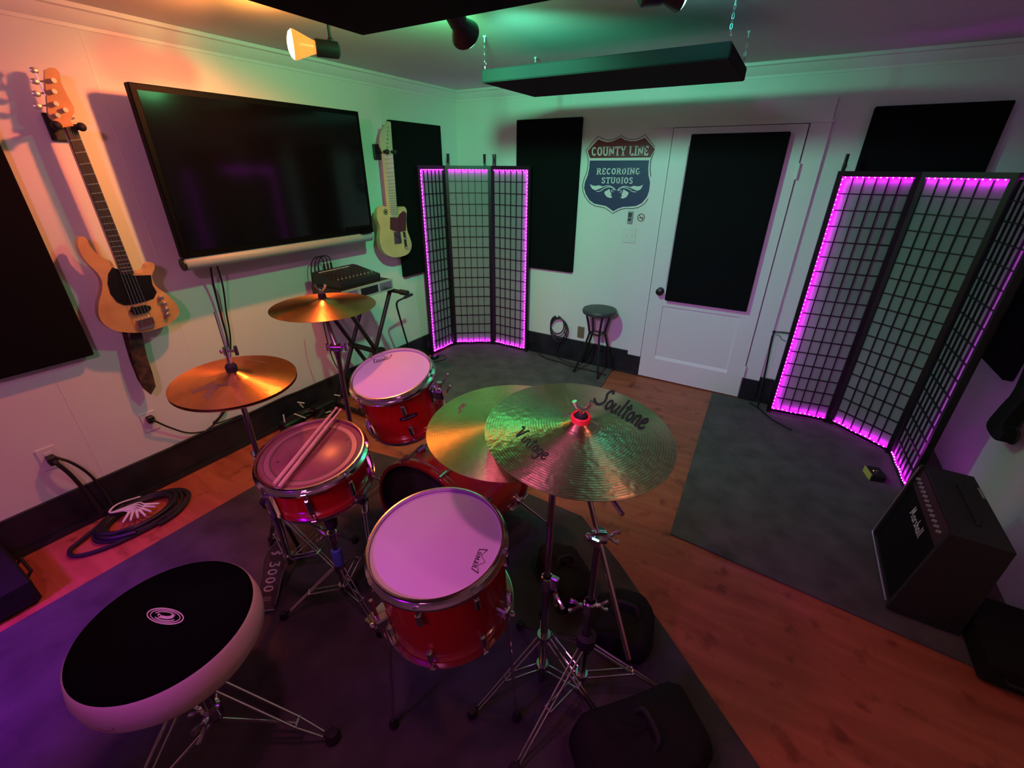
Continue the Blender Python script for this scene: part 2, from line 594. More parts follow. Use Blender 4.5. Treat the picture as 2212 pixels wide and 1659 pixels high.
# slab letters on a 0..1 cap height; value = (advance, strokes, slabs) ; slab = (x, y, half width)
SLAB = {
    'C': (0.66, [arc(0.34, 0.5, 0.22, 0.41, 48, 312)], [(0.50, 0.80, 0.05), (0.50, 0.2, 0.05)]),
    'O': (0.70, [arc(0.35, 0.5, 0.23, 0.41, 0, 360, 14)], []),
    'U': (0.70, [[(0.14, 0.95), (0.14, 0.35)] + arc(0.35, 0.3, 0.21, 0.22, 180, 360, 6) + [(0.56, 0.35), (0.56, 0.95)]], [(0.14, 0.95, 0.14), (0.56, 0.95, 0.14)]),
    'N': (0.76, [[(0.15, 0), (0.15, 1)], [(0.15, 0.95), (0.61, 0.05)], [(0.61, 0), (0.61, 1)]], [(0.15, 0.04, 0.14), (0.12, 0.96, 0.12), (0.61, 0.96, 0.14)]),
    'T': (0.66, [[(0.33, 0), (0.33, 0.95)], [(0.03, 0.92), (0.63, 0.92)]], [(0.33, 0.04, 0.16), (0.06, 0.82, 0.05), (0.60, 0.82, 0.05)]),
    'Y': (0.70, [[(0.35, 0), (0.35, 0.45)], [(0.10, 0.96), (0.35, 0.45)], [(0.60, 0.96), (0.35, 0.45)]], [(0.35, 0.04, 0.16), (0.1, 0.96, 0.13), (0.60, 0.96, 0.13)]),
    'L': (0.62, [[(0.16, 0), (0.16, 0.96)], [(0.1, 0.08), (0.56, 0.08)]], [(0.16, 0.96, 0.15), (0.54, 0.2, 0.05)]),
    'I': (0.38, [[(0.19, 0), (0.19, 1)]], [(0.19, 0.04, 0.16), (0.19, 0.96, 0.16)]),
    'E': (0.62, [[(0.16, 0), (0.16, 1)], [(0.06, 0.08), (0.56, 0.08)], [(0.06, 0.92), (0.54, 0.92)], [(0.16, 0.5), (0.42, 0.5)]], [(0.53, 0.2, 0.05), (0.51, 0.8, 0.05)]),
    'R': (0.70, [[(0.16, 0), (0.16, 1)], [(0.1, 0.92), (0.36, 0.92)] + arc(0.36, 0.72, 0.16, 0.2, 90, -90, 6) + [(0.16, 0.52)], [(0.38, 0.5), (0.60, 0.04)]], [(0.16, 0.04, 0.14), (0.1, 0.96, 0.08), (0.62, 0.04, 0.08)]),
    'D': (0.70, [[(0.16, 0), (0.16, 1)], [(0.08, 0.92), (0.3, 0.92)] + arc(0.32, 0.5, 0.24, 0.42, 90, -90, 9) + [(0.08, 0.08)]], []),
    'G': (0.70, [arc(0.35, 0.5, 0.23, 0.41, 48, 335), [(0.56, 0.08), (0.56, 0.42)]], [(0.53, 0.42, 0.12)]),
    'S': (0.60, [[(0.50, 0.78), (0.42, 0.9), (0.28, 0.93), (0.14, 0.82), (0.14, 0.66), (0.28, 0.54), (0.42, 0.44), (0.48, 0.28), (0.42, 0.12), (0.28, 0.06), (0.14, 0.12), (0.08, 0.26)]], [(0.50, 0.8, 0.04), (0.09, 0.2, 0.04)]),
    'M': (0.86, [[(0.15, 0), (0.15, 1)], [(0.15, 0.95), (0.43, 0.2)], [(0.43, 0.2), (0.71, 0.95)], [(0.71, 0), (0.71, 1)]], []),
    '3': (0.62, [[(0.1, 0.9), (0.5, 0.9), (0.3, 0.58), (0.5, 0.4), (0.46, 0.14), (0.26, 0.06), (0.08, 0.16)]], []),
    '0': (0.66, [arc(0.33, 0.45, 0.21, 0.38, 90, 450, 12)], []),
    ' ': (0.34, [], []),
}


def slab_text(mb, txt, fn, w=0.17, spacing=0.04, slabs=True):
    """fn maps unit (u 0..1 across the line, v 0..1 cap height) to 3D"""
    tot = sum(SLAB[c][0] + spacing for c in txt) - spacing
    x = 0
    for c in txt:
        adv, st, sl = SLAB[c]
        g = lambda a, b, x=x: fn((x + a) / tot, b)
        for s_ in st:
            ribbon(mb, s_, w, g, sub=3 if len(s_) > 4 else 0)
        if slabs:
            for (sx, sy, hw) in sl:
                ribbon(mb, [(sx - hw - 0.03, sy), (sx + hw + 0.03, sy)], 0.10, g, sub=0)
        x += adv + spacing


def quadmap(tl, tr, bl, br, fn):
    def g(u, v):
        x = (bl[0] * (1 - u) + br[0] * u) * (1 - v) + (tl[0] * (1 - u) + tr[0] * u) * v
        y = (bl[1] * (1 - u) + br[1] * u) * (1 - v) + (tl[1] * (1 - u) + tr[1] * u) * v
        return fn(x, y)
    return g


# brush script letters, cap height 1, x height .55
SCRIPT = {
    'S': (0.62, [[(0.62, 0.86), (0.52, 1.0), (0.36, 0.92), (0.30, 0.72), (0.40, 0.5), (0.44, 0.28), (0.30, 0.06), (0.08, 0.0), (-0.16, 0.1), (-0.22, 0.22)]]),
    'o': (0.44, [arc(0.2, 0.27, 0.15, 0.25, 60, 420, 12)]),
    'u': (0.50, [[(0.08, 0.52), (0.06, 0.2), (0.14, 0.02), (0.28, 0.08), (0.36, 0.3)], [(0.38, 0.52), (0.36, 0.12), (0.48, 0.02)]]),
    'l': (0.28, [[(0.14, 1.0), (0.12, 0.5), (0.12, 0.1), (0.22, 0.0)]]),
    't': (0.36, [[(0.18, 0.85), (0.15, 0.4), (0.16, 0.08), (0.28, 0.0)], [(0.0, 0.6), (0.36, 0.62)]]),
    'n': (0.50, [[(0.08, 0.52), (0.08, 0.0)], [(0.08, 0.34), (0.2, 0.52), (0.34, 0.48), (0.36, 0.2), (0.40, 0.02), (0.5, 0.04)]]),
    'e': (0.46, [[(0.08, 0.24), (0.3, 0.34), (0.34, 0.48), (0.22, 0.55), (0.08, 0.42), (0.06, 0.16), (0.18, 0.0), (0.36, 0.04), (0.46, 0.16)]]),
    'V': (0.66, [[(-0.06, 0.86), (0.06, 0.98), (0.16, 0.9), (0.18, 0.5), (0.22, 0.04), (0.38, 0.5), (0.52, 0.92), (0.66, 0.98)]]),
    'i': (0.26, [[(0.1, 0.5), (0.08, 0.12), (0.2, 0.02)], [(0.12, 0.66), (0.15, 0.72)]]),
    'a': (0.48, [arc(0.2, 0.26, 0.15, 0.25, 40, 400, 12), [(0.36, 0.5), (0.34, 0.12), (0.46, 0.02)]]),
    'g': (0.48, [arc(0.2, 0.28, 0.15, 0.23, 40, 400, 12), [(0.36, 0.5), (0.34, 0.0), (0.30, -0.3), (0.14, -0.4), (-0.02, -0.28)]]),
    'M': (0.9, [[(0.0, 0.0), (0.12, 0.1), (0.26, 1.0), (0.36, 0.2), (0.62, 1.0), (0.66, 0.1), (0.8, 0.02)]]),
    'r': (0.36, [[(0.08, 0.5), (0.08, 0.0)], [(0.08, 0.32), (0.2, 0.5), (0.32, 0.48)]]),
    's': (0.38, [[(0.3, 0.48), (0.14, 0.5), (0.12, 0.34), (0.28, 0.2), (0.24, 0.04), (0.04, 0.06)]]),
    'h': (0.48, [[(0.1, 1.0), (0.08, 0.0)], [(0.08, 0.3), (0.2, 0.5), (0.32, 0.46), (0.34, 0.1), (0.46, 0.02)]]),
}


def script_text(mb, txt, fn, w=0.10):
    tot = sum(SCRIPT[c][0] for c in txt)
    x = 0
    for c in txt:
        adv, st = SCRIPT[c]
        g = lambda a, b, x=x: fn((x + a) / tot, b)
        for s_ in st:
            ribbon(mb, s_, w, g, sub=4)
        x += adv


# ================================================================== SETTING
H = 2.4034
RX = 4.20       # right wall
YF = -6.2       # wall behind the camera
HB = 0.2176     # baseboard height
b = MB(); b.box((-0.1, YF, -0.1), (RX + 0.1, 0.1, 0)); struct(b, 'floor', 'floor')
b = MB(); b.box((-0.1, YF, H), (RX + 0.1, 0.1, H + 0.1)); struct(b, 'ceiling', 'ceil')
b = MB(); b.box((-0.1, YF, 0), (0, 0.1, H)); struct(b, 'wall_left', 'wall')
b = MB(); b.box((0, 0, 0), (RX, 0.1, H)); struct(b, 'wall_back', 'wall')
b = MB(); b.box((RX, YF, 0), (RX + 0.1, 0.1, H)); struct(b, 'wall_right', 'wall')
b = MB(); b.box((-0.1, YF - 0.1, 0), (RX + 0.1, YF, H)); struct(b, 'wall_front', 'wall')


def crown(name, along, a0, a1):
    prof = [(0.0, -0.085), (0.008, -0.085), (0.010, -0.07), (0.03, -0.05), (0.045, -0.022), (0.062, -0.018), (0.062, 0.0)]
    mb = MB()
    A, B_ = [], []
    for (d, z) in prof + [(0.0, 0.0)]:
        if along == 'left':
            A.append((d, a0, H + z)); B_.append((d, a1, H + z))
        elif along == 'back':
            A.append((a0, -d, H + z)); B_.append((a1, -d, H + z))
        else:
            A.append((RX - d, a0, H + z)); B_.append((RX - d, a1, H + z))
    mb.prism(A, B_)
    return struct(mb, name, 'trim')


crown('trim_1', 'left', YF, 0)
crown('trim_2', 'back', 0, RX)
crown('trim_3', 'right', YF, 0)

# black painted baseboards, each with a small shoe moulding
def baseboard(name, segs):
    mb = MB()
    for (lo, hi) in segs:
        mb.box(lo, hi)
    return struct(mb, name, 'base')


baseboard('baseboard_left', [((0, YF, 0), (0.018, -0.001, HB)), ((0, YF, 0), (0.035, -0.001, 0.03))])
baseboard('baseboard_back', [((0.018, -0.018, 0), (1.925, 0, HB)), ((0.035, -0.035, 0), (1.925, 0, 0.03)),
                             ((1.925, -0.040, 0), (2.045, 0, 0.19)), ((2.925, -0.040, 0), (3.045, 0, 0.19)),
                             ((3.045, -0.018, 0), (RX, 0, HB)), ((3.045, -0.035, 0), (RX, 0, 0.03))])


# vertical board seams of the painted panelling (very shallow battens)
mb = MB()
for y in (-3.98, -3.38, -2.78, -2.18, -1.58, -0.98, -0.38):
    mb.box((0, y - 0.003, HB), (0.0012, y + 0.003, H - 0.085))
struct(mb, 'trim_4', 'trim')
mb = MB()
for x in (0.60, 1.20, 1.80, 3.30, 3.90):
    mb.box((x - 0.003, -0.0012, HB), (x + 0.003, 0, H - 0.085))
struct(mb, 'trim_5', 'trim')

# ---- door casing and door
b = MB()
b.box((1.925, -0.026, 0.19), (2.045, 0, 2.055))
b.box((2.925, -0.026, 0.19), (3.045, 0, 2.055))
b.box((1.915, -0.030, 2.055), (3.04, 0, 2.185))
b.box((1.905, -0.034, 2.048), (3.055, 0, 2.064))
struct(b, 'trim_6', 'trim')
b = MB(); b.box((2.045, -0.006, 0.0), (2.925, 0, 2.05)); struct(b, 'trim_7', 'gap')


def door():
    x0, x1, z0, z1 = 2.053, 2.917, 0.012, 2.043
    yf, yr, yb = -0.040, -0.028, -0.006
    d = MB()
    # stiles and rails
    d.box((x0, yf, z0), (x0 + 0.125, yb, z1))
    d.box((x1 - 0.125, yf, z0), (x1, yb, z1))
    d.box((x0 + 0.125, yf, z0), (x1 - 0.125, yb, 0.205))
    d.box((x0 + 0.125, yf, 0.70), (x1 - 0.125, yb, 0.86))
    d.box((x0 + 0.125, yf, z1 - 0.12), (x1 - 0.125, yb, z1))
    # recessed lower and upper panels
    d.box((x0 + 0.125, yr, 0.205), (x1 - 0.125, yb, 0.70))
    d.box((x0 + 0.125, yr, 0.86), (x1 - 0.125, yb, z1 - 0.12))
    # sloped sill moulding under the lower panel
    d.prism([(x0 + 0.125, yf, 0.205), (x0 + 0.125, yr, 0.205), (x0 + 0.125, yr, 0.232)],
            [(x1 - 0.125, yf, 0.205), (x1 - 0.125, yr, 0.205), (x1 - 0.125, yr, 0.232)])
    o = d.build('door_1', 'trim', origin=((x0 + x1) / 2, -0.02, 0))
    o['kind'] = 'structure'
    k = MB()
    c = aty(1427, 628, -0.045)
    mx = frame((c.x, -0.040, c.z), (0, -1, 0))
    k.lathe([(0.0, 0), (0.030, 0), (0.030, 0.006), (0.012, 0.010), (0.011, 0.030), (0.024, 0.036), (0.031, 0.050), (0.027, 0.064), (0.012, 0.070), (0, 0.071)], mx, 24)
    k.build('door_knob', 'plastic', o)
    h = MB()
    for z in (0.25, 1.76):
        h.cyl((x1 + 0.006, -0.045, z - 0.05), (x1 + 0.006, -0.045, z + 0.05), 0.007, n=10)
        h.box((x1 - 0.012, -0.042, z - 0.045), (x1 + 0.010, -0.0395, z + 0.045))
    h.build('hinge', 'trim', o)
    return o


door()


# ================================================================== RUGS
def slab_poly(name, pts, z0, z1, m, label, cat='rug'):
    mb = MB()
    mb.prism([(x, y, z1) for x, y in pts], [(x, y, z0) for x, y in pts])
    c = sum((Vector((x, y, 0)) for x, y in pts), Vector()) / len(pts)
    o = mb.build(name, m, origin=(c.x, c.y, 0))
    return tag(o, label, cat)


slab_poly('drum_rug', [(0.505, -2.30), (1.95, -2.07), (2.33, -2.08), (2.62, -2.29), (2.91, -2.54), (3.285, -2.86), (3.9, -3.42), (3.9, -5.6), (0.505, -5.6)], 0, 0.010, 'rug',
          'large dark charcoal rug under the drum kit')
slab_poly('corner_rug', [(0.09, -0.05), (1.80, -0.05), (1.84, -0.40), (1.80, -1.55), (0.09, -1.55)], 0, 0.010, 'rugr', 'dark grey rug in the far corner under the small folding screen')
slab_poly('amplifier_rug', [(2.72, -0.06), (4.198, -0.06), (4.198, -2.07), (2.79, -1.955)], 0, 0.010, 'rugr', 'dark grey rug on the right under the folding screen and guitar amplifier')


# ================================================================== WALL PANELS, TV
def panel(name, lo, hi, label, m='foam', group=None):
    mb = MB()
    mb.box(lo, hi, bev=0.006)
    o = mb.build(name, m, origin=((lo[0] + hi[0]) / 2, (lo[1] + hi[1]) / 2, lo[2]))
    return tag(o, label, 'acoustic panel', group)


panel('acoustic_panel', (0.002, -3.86, 0.90), (0.06, -3.215, 1.98), 'black acoustic panel at the left end of the wall, beside the hanging bass guitar')
panel('acoustic_panel', (0.002, -0.93, 0.86), (0.04, -0.29, 2.107), 'black acoustic panel in the corner behind the hanging blonde electric guitar')
panel('acoustic_panel', (0.685, -0.038, 0.885), (1.305, -0.002, 2.147), 'black acoustic panel on the back wall between the small folding screen and the shield sign')
panel('acoustic_panel', (2.195, -0.095, 0.765), (2.825, -0.041, 1.998), 'black acoustic panel mounted on the white door')
panel('acoustic_panel', (3.245, -0.05, 0.90), (3.87, -0.002, 2.122), 'black acoustic panel on the back wall above the large folding screen')
panel('acoustic_panel', (RX - 0.05, -0.68, 0.745), (RX - 0.002, -0.07, 1.965), 'black acoustic panel on the right wall beyond the large folding screen')


def television():
    x = 0.20
    q = [atx(275, 168, x), atx(780, 247, x), atx(803, 505, x), atx(392, 552, x)]
    y0 = (q[0].y + q[3].y) / 2
    y1 = (q[1].y + q[2].y) / 2
    zt = (q[0].z + q[1].z) / 2
    zb = (q[2].z + q[3].z) / 2
    t = thing('television', 'large black flat television on the left wall with a silver sound bar below', 'television', (0.1, (y0 + y1) / 2, zb))
    b = MB(); b.box((x - 0.045, y0, zb), (x, y1, zt), bev=0.004); b.build('bezel', 'tvframe', t)
    b = MB(); b.box((x, y0 + 0.028, zb + 0.032), (x + 0.0015, y1 - 0.028, zt - 0.028)); b.build('screen', 'tv', t)
    b = MB()
    b.box((0.004, (y0 + y1) / 2 - 0.25, zb + 0.2), (0.02, (y0 + y1) / 2 + 0.25, zb + 0.5))
    b.box((0.02, (y0 + y1) / 2 - 0.05, zb + 0.3), (x - 0.045, (y0 + y1) / 2 + 0.05, zb + 0.4))
    b.build('wall_bracket', 'black', t)
    b = MB()
    b.box((x + 0.0005, y1 - 0.26, zb + 0.030), (x + 0.006, y1 - 0.03, zb + 0.052))
    b.box((x - 0.01, y1 - 0.13, zb - 0.002), (x + 0.02, y1 - 0.02, zb + 0.022))
    b.build('sensor_bar', 'tvframe', t)
    b = MB()
    c = (y0 + y1) / 2
    bar = [(0.0, 0), (0.030, 0), (0.035, 0.008), (0.035, y1 - y0 - 0.02), (0.030, y1 - y0 - 0.01), (0, y1 - y0 - 0.01)]
    b.lathe(bar, Matrix.Translation(Vector((x - 0.03, y0 + 0.005, zb - 0.036))) @ Matrix.Rotation(-PI / 2, 4, 'X'), 28)
    s = b.build('sound_bar', 'greyplas', t)
    s['label'] = 'silver grey rounded sound bar'
    b = MB(); b.cyl((x - 0.03, y0 - 0.003, zb - 0.036), (x - 0.03, y0 + 0.005, zb - 0.036), 0.034, n=28); b.build('end_cap', 'plastic', s)
    return y0, y1, zb


TY0, TY1, TZB = television()


# ================================================================== GUITARS
def px_outline(pts, x, ox=0, oy=0, sc=1.0):
    return [atx(ox + a / sc, oy + c / sc, x) for a, c in pts]


def extr(mb, pts, dx, sub=0, closed=True):
    if sub:
        pts = smooth_pts([Vector(p) for p in pts], sub, True)
    back = [Vector((p.x - dx, p.y, p.z)) for p in pts]
    mb.prism(pts, back)
    return pts


def line_strip(mb, p, q, w, h):
    p = Vector(p); q = Vector(q)
    d = (q - p).normalized()
    s = d.cross(Vector((1, 0, 0))).normalized() * (w / 2)
    up = Vector((h, 0, 0))
    mb.prism([p + s + up, q + s + up, q - s + up, p - s + up], [p + s, q + s, q - s, p - s])


def hanger(yz, xw, xo, label):
    y, z = yz
    t = thing('guitar_hanger', label, 'wall hanger', (0.0, y, z))
    b = MB(); b.box((0.0, y - 0.035, z - 0.055), (0.02, y + 0.035, z + 0.055), bev=0.004); b.build('wall_plate', 'black', t)
    b = MB()
    b.cyl((0.02, y, z), (xo - 0.035, y, z), 0.011)
    b.tube([(xo + 0.035, y - 0.042, z), (xo + 0.0, y - 0.040, z), (xo - 0.035, y, z), (xo + 0.0, y + 0.040, z), (xo + 0.035, y + 0.042, z)], 0.012, 10, sub=5)
    b.ball((xo + 0.035, y - 0.042, z), 0.018); b.ball((xo + 0.035, y + 0.042, z), 0.018)
    b.build('yoke', 'rubber', t)


def bass():
    X = 0.115
    A = lambda pts, x=X: px_outline(pts, x, 0, 450, 3.95)
    T = lambda pts, x=X: px_outline(pts, x, 0, 100, 3.95)
    body = A([(662, 300), (672, 256), (700, 240), (740, 258), (765, 315), (825, 385), (900, 432), (950, 455), (1010, 545), (1100, 560), (1150, 548), (1185, 552), (1232, 525), (1258, 475), (1300, 464), (1322, 500), (1300, 560), (1292, 610), (1350, 680), (1430, 740), (1500, 810), (1530, 880), (1500, 940), (1420, 1000), (1300, 1040), (1200, 1060), (1080, 1060), (970, 1040), (880, 980), (842, 900), (845, 800), (872, 700), (870, 620), (830, 550), (760, 480), (695, 395)])
    t = thing('bass_guitar', 'natural wood electric bass guitar hanging on the left wall with a black pickguard', 'bass guitar', (X, body[26].y, body[26].z))
    b = MB(); extr(b, body, 0.042, 3); bo = b.build('body', 'maple', t)
    pg = A([(958, 505), (925, 560), (920, 640), (945, 730), (1000, 800), (1060, 826), (1125, 822), (1240, 795), (1312, 770), (1338, 715), (1300, 650), (1288, 570), (1140, 574), (1110, 540), (1010, 520)], X + 0.003)
    b = MB(); extr(b, pg, 0.003); b.build('pickguard', 'guard', t)
    nk = [atx(138, 275, X), atx(162, 272, X), atx(288, 590, X), atx(262, 593, X)]
    b = MB(); extr(b, nk, 0.02); b.build('neck', 'mapleneck', t)
    nf = [Vector((p.x + 0.012, p.y, p.z)) for p in nk]
    b = MB(); extr(b, nf, 0.012); fb = b.build('fingerboard', 'rosewood', t)
    b = MB()
    top = (nf[0] + nf[1]) / 2
    bot = (nf[3] + nf[2]) / 2
    for k in range(1, 21):
        f = (1 - 2 ** (-k / 12)) / (1 - 2 ** (-21 / 12))
        p = nf[0].lerp(nf[3], f); q = nf[1].lerp(nf[2], f)
        line_strip(b, p, q, 0.0034, 0.002)
    b.build('fret', 'silver', fb)['kind'] = 'stuff'
    hs = T([(385, 200), (430, 180), (480, 190), (510, 230), (520, 310), (570, 410), (630, 520), (636, 565), (600, 640), (645, 690), (540, 695), (430, 610), (410, 560), (396, 400), (381, 280)])
    b = MB(); extr(b, hs, 0.018); hd = b.build('headstock', 'maple', t)
    for (px, py), (kx, ky) in zip([(445, 295), (450, 388), (465, 492), (480, 590), (545, 545)], [(300, 300), (310, 405), (325, 512), (290, 205), (600, 600)]):
        b = MB()
        p = T([(px, py)])[0]
        b.cyl(p, p + Vector((0.022, 0, 0)), 0.009, n=12)
        q = T([(kx, ky)], X - 0.012)[0]
        b.cyl(p - Vector((0.012, 0, 0)), q, 0.0035, n=8)
        b.ball(q, 0.016, 10, (0.35, 1, 0.75))
        b.build('tuning_peg', 'silver', hd)
    # pickup, bridge, knobs, strings
    pk = A([(1110, 880), (1130, 838), (1160, 845), (1240, 825), (1285, 835), (1290, 862), (1260, 885), (1150, 912)], X + 0.012)
    b = MB(); extr(b, pk, 0.012); b.build('pickup', 'plastic', t)
    br = A([(1170, 960), (1300, 925), (1325, 1010), (1200, 1045)], X + 0.012)
    b = MB(); extr(b, br, 0.012); bb = b.build('bridge', 'silver', t)
    b = MB()
    for k in range(5):
        p = A([(1190 + k * 27, 985 - k * 8)], X + 0.013)[0]
        b.box((p.x, p.y - 0.004, p.z - 0.018), (p.x + 0.008, p.y + 0.004, p.z + 0.018))
    b.build('saddle', 'chrome', bb)
    for (kx, ky) in [(1365, 760), (1395, 812), (1412, 860), (1420, 903)]:
        p = A([(kx, ky)], X)[0]
        b = MB(); b.lathe([(0.011, 0), (0.011, 0.018), (0.008, 0.021), (0, 0.021)], frame(p, (1, 0, 0)), 16)
        b.build('control_knob', 'silver', t)
    b = MB()
    for k in range(5):
        u = 0.14 + 0.18 * k
        p = nf[0].lerp(nf[1], u) + Vector((0.006, 0, 0))
        q = A([(1185 + k * 28, 980 - k * 8)], X + 0.022)[0]
        b.cyl(p, q, 0.0013, n=5)
    b.build('strings', 'dchrome', t)
    hanger((atx(125, 275, 0.02).y, atx(125, 275, 0.02).z), 0, X - 0.0, 'black wall hanger holding the natural wood bass guitar')
    # strap hanging below the body
    s = thing('guitar_strap', 'dark brown woven strap hanging below the bass guitar', 'strap', A([(1220, 1590)], 0.03)[0])
    P1 = A([(1120, 1060), (1100, 1130), (1130, 1280), (1180, 1430), (1215, 1530), (1280, 1585)], 0.07)
    P2 = A([(1205, 1060), (1225, 1130), (1255, 1270), (1300, 1400), (1330, 1520), (1290, 1590)], 0.07)
    b = MB()
    o = len(b.v)
    for thick in (0.0, -0.004):
        for p, q in zip(P1, P2):
            b.v += [p + Vector((thick, 0, 0)), q + Vector((thick, 0, 0))]
    n = len(P1)
    for i in range(n - 1):
        for base, flip in ((0, 0), (2 * n, 1)):
            b.f.append((base + 2 * i, base + 2 * i + 1, base + 2 * i + 3, base + 2 * i + 2)); b.sm.append(True)
        b.f.append((2 * i, 2 * i + 2, 2 * n + 2 * i + 2, 2 * n + 2 * i)); b.sm.append(True)
        b.f.append((2 * i + 1, 2 * i + 3, 2 * n + 2 * i + 3, 2 * n + 2 * i + 1)); b.sm.append(True)
    b.build('strap_webbing', 'strap', s)
    P3 = [Vector((0.03, p.y, p.z)) for p in A([(1060, 1050), (1080, 1130), (1130, 1300), (1190, 1450), (1240, 1530)], 0.03)]
    b = MB()
    for i in range(len(P3) - 1):
        line_strip(b, P3[i], P3[i + 1], 0.022, 0.004)
    b.build('strap_back_loop', 'strap', s)
    b = MB(); e = A([(1115, 1062), (1210, 1062), (1222, 1110), (1108, 1110)], 0.077); extr(b, e, 0.006); b.build('strap_end', 'rubber', s)


bass()


def tele():
    X = 0.13
    A = lambda pts, x=X: px_outline(pts, x, 640, 220, 3.95)
    body = A([(700, 925), (722, 898), (748, 888), (775, 900), (790, 935), (830, 975), (868, 965), (872, 925), (885, 902), (918, 893), (942, 925), (940, 1010), (947, 1095), (975, 1175), (985, 1230), (962, 1290), (900, 1320), (830, 1326), (770, 1302), (730, 1252), (714, 1180), (722, 1100), (712, 1050), (690, 995)])
    t = thing('electric_guitar', 'blonde single cutaway electric guitar hanging on the wall right of the television', 'guitar', (X, body[17].y, body[17].z))
    b = MB(); extr(b, body, 0.042, 3); b.build('body', 'ash', t)
    pg = A([(803, 985), (868, 990), (880, 960), (915, 930), (940, 950), (936, 1100), (870, 1112), (802, 1088)], X + 0.003)
    b = MB(); extr(b, pg, 0.003); b.build('pickguard', 'tort', t)
    nk = A([(748, 445), (824, 435), (866, 985), (800, 985)], X + 0.008)
    b = MB(); extr(b, nk, 0.026); n_ = b.build('neck', 'mapleneck', t)
    b = MB()
    for k in range(1, 21):
        f = (1 - 2 ** (-k / 12)) / (1 - 2 ** (-22 / 12))
        line_strip(b, nk[0].lerp(nk[3], f), nk[1].lerp(nk[2], f), 0.0022, 0.001)
    b.build('fret', 'dchrome', n_)['kind'] = 'stuff'
    hs = A([(752, 210), (790, 165), (806, 175), (822, 400), (824, 440), (748, 440), (718, 380), (722, 300), (735, 240)])
    b = MB(); extr(b, hs, 0.016); hd = b.build('headstock', 'mapleneck', t)
    for k in range(6):
        b = MB()
        p = A([(775 - k * 1.5, 215 + k * 34)], X)[0]
        q = A([(738 - k * 5, 205 + k * 34)], X - 0.008)[0]
        b.cyl(p, p + Vector((0.014, 0, 0)), 0.005, n=10)
        b.cyl(p - Vector((0.008, 0, 0)), q, 0.003, n=6)
        b.ball(q, 0.010, 8, (0.5, 1, 0.8))
        b.build('tuning_peg', 'silver', hd)
    br = A([(833, 1112), (888, 1108), (900, 1205), (840, 1212)], X + 0.006)
    b = MB(); extr(b, br, 0.006); bb = b.build('bridge_plate', 'chrome', t)
    b = MB(); pk = A([(840, 1128), (886, 1160), (886, 1172), (840, 1142)], X + 0.010); extr(b, pk, 0.006); b.build('bridge_pickup', 'plastic', bb)
    cp = A([(912, 1108), (930, 1108), (948, 1245), (930, 1250)], X + 0.004)
    b = MB(); extr(b, cp, 0.004); c = b.build('control_plate', 'plastic', t)
    for (kx, ky) in [(925, 1165), (938, 1240)]:
        b = MB(); b.lathe([(0.010, 0), (0.010, 0.016), (0, 0.017)], frame(A([(kx, ky)], X + 0.004)[0], (1, 0, 0)), 14); b.build('control_knob', 'chrome', c)
    b = MB()
    for k in range(6):
        p = nk[0].lerp(nk[1], 0.12 + 0.15 * k) + Vector((0.003, 0, 0))
        q = A([(842 + 8 * k, 1195)], X + 0.014)[0]
        b.cyl(p, q, 0.0009, n=5)
    b.build('strings', 'dchrome', t)
    b = MB(); p = A([(762, 940)], X + 0.001)[0]
    b.lathe([(0.022, 0.0), (0.022, 0.002), (0.017, 0.002), (0.017, 0.0)], frame(p, (1, 0, 0)), 20); b.lathe([(0.010, 0), (0.010, 0.002), (0, 0.002)], frame(p, (1, 0, 0)), 16)
    b.build('round_sticker', 'plastic', t)
    h = atx(838, 328, X)
    hanger((h.y, h.z), 0, X, 'black wall hanger holding the blonde electric guitar')


tele()


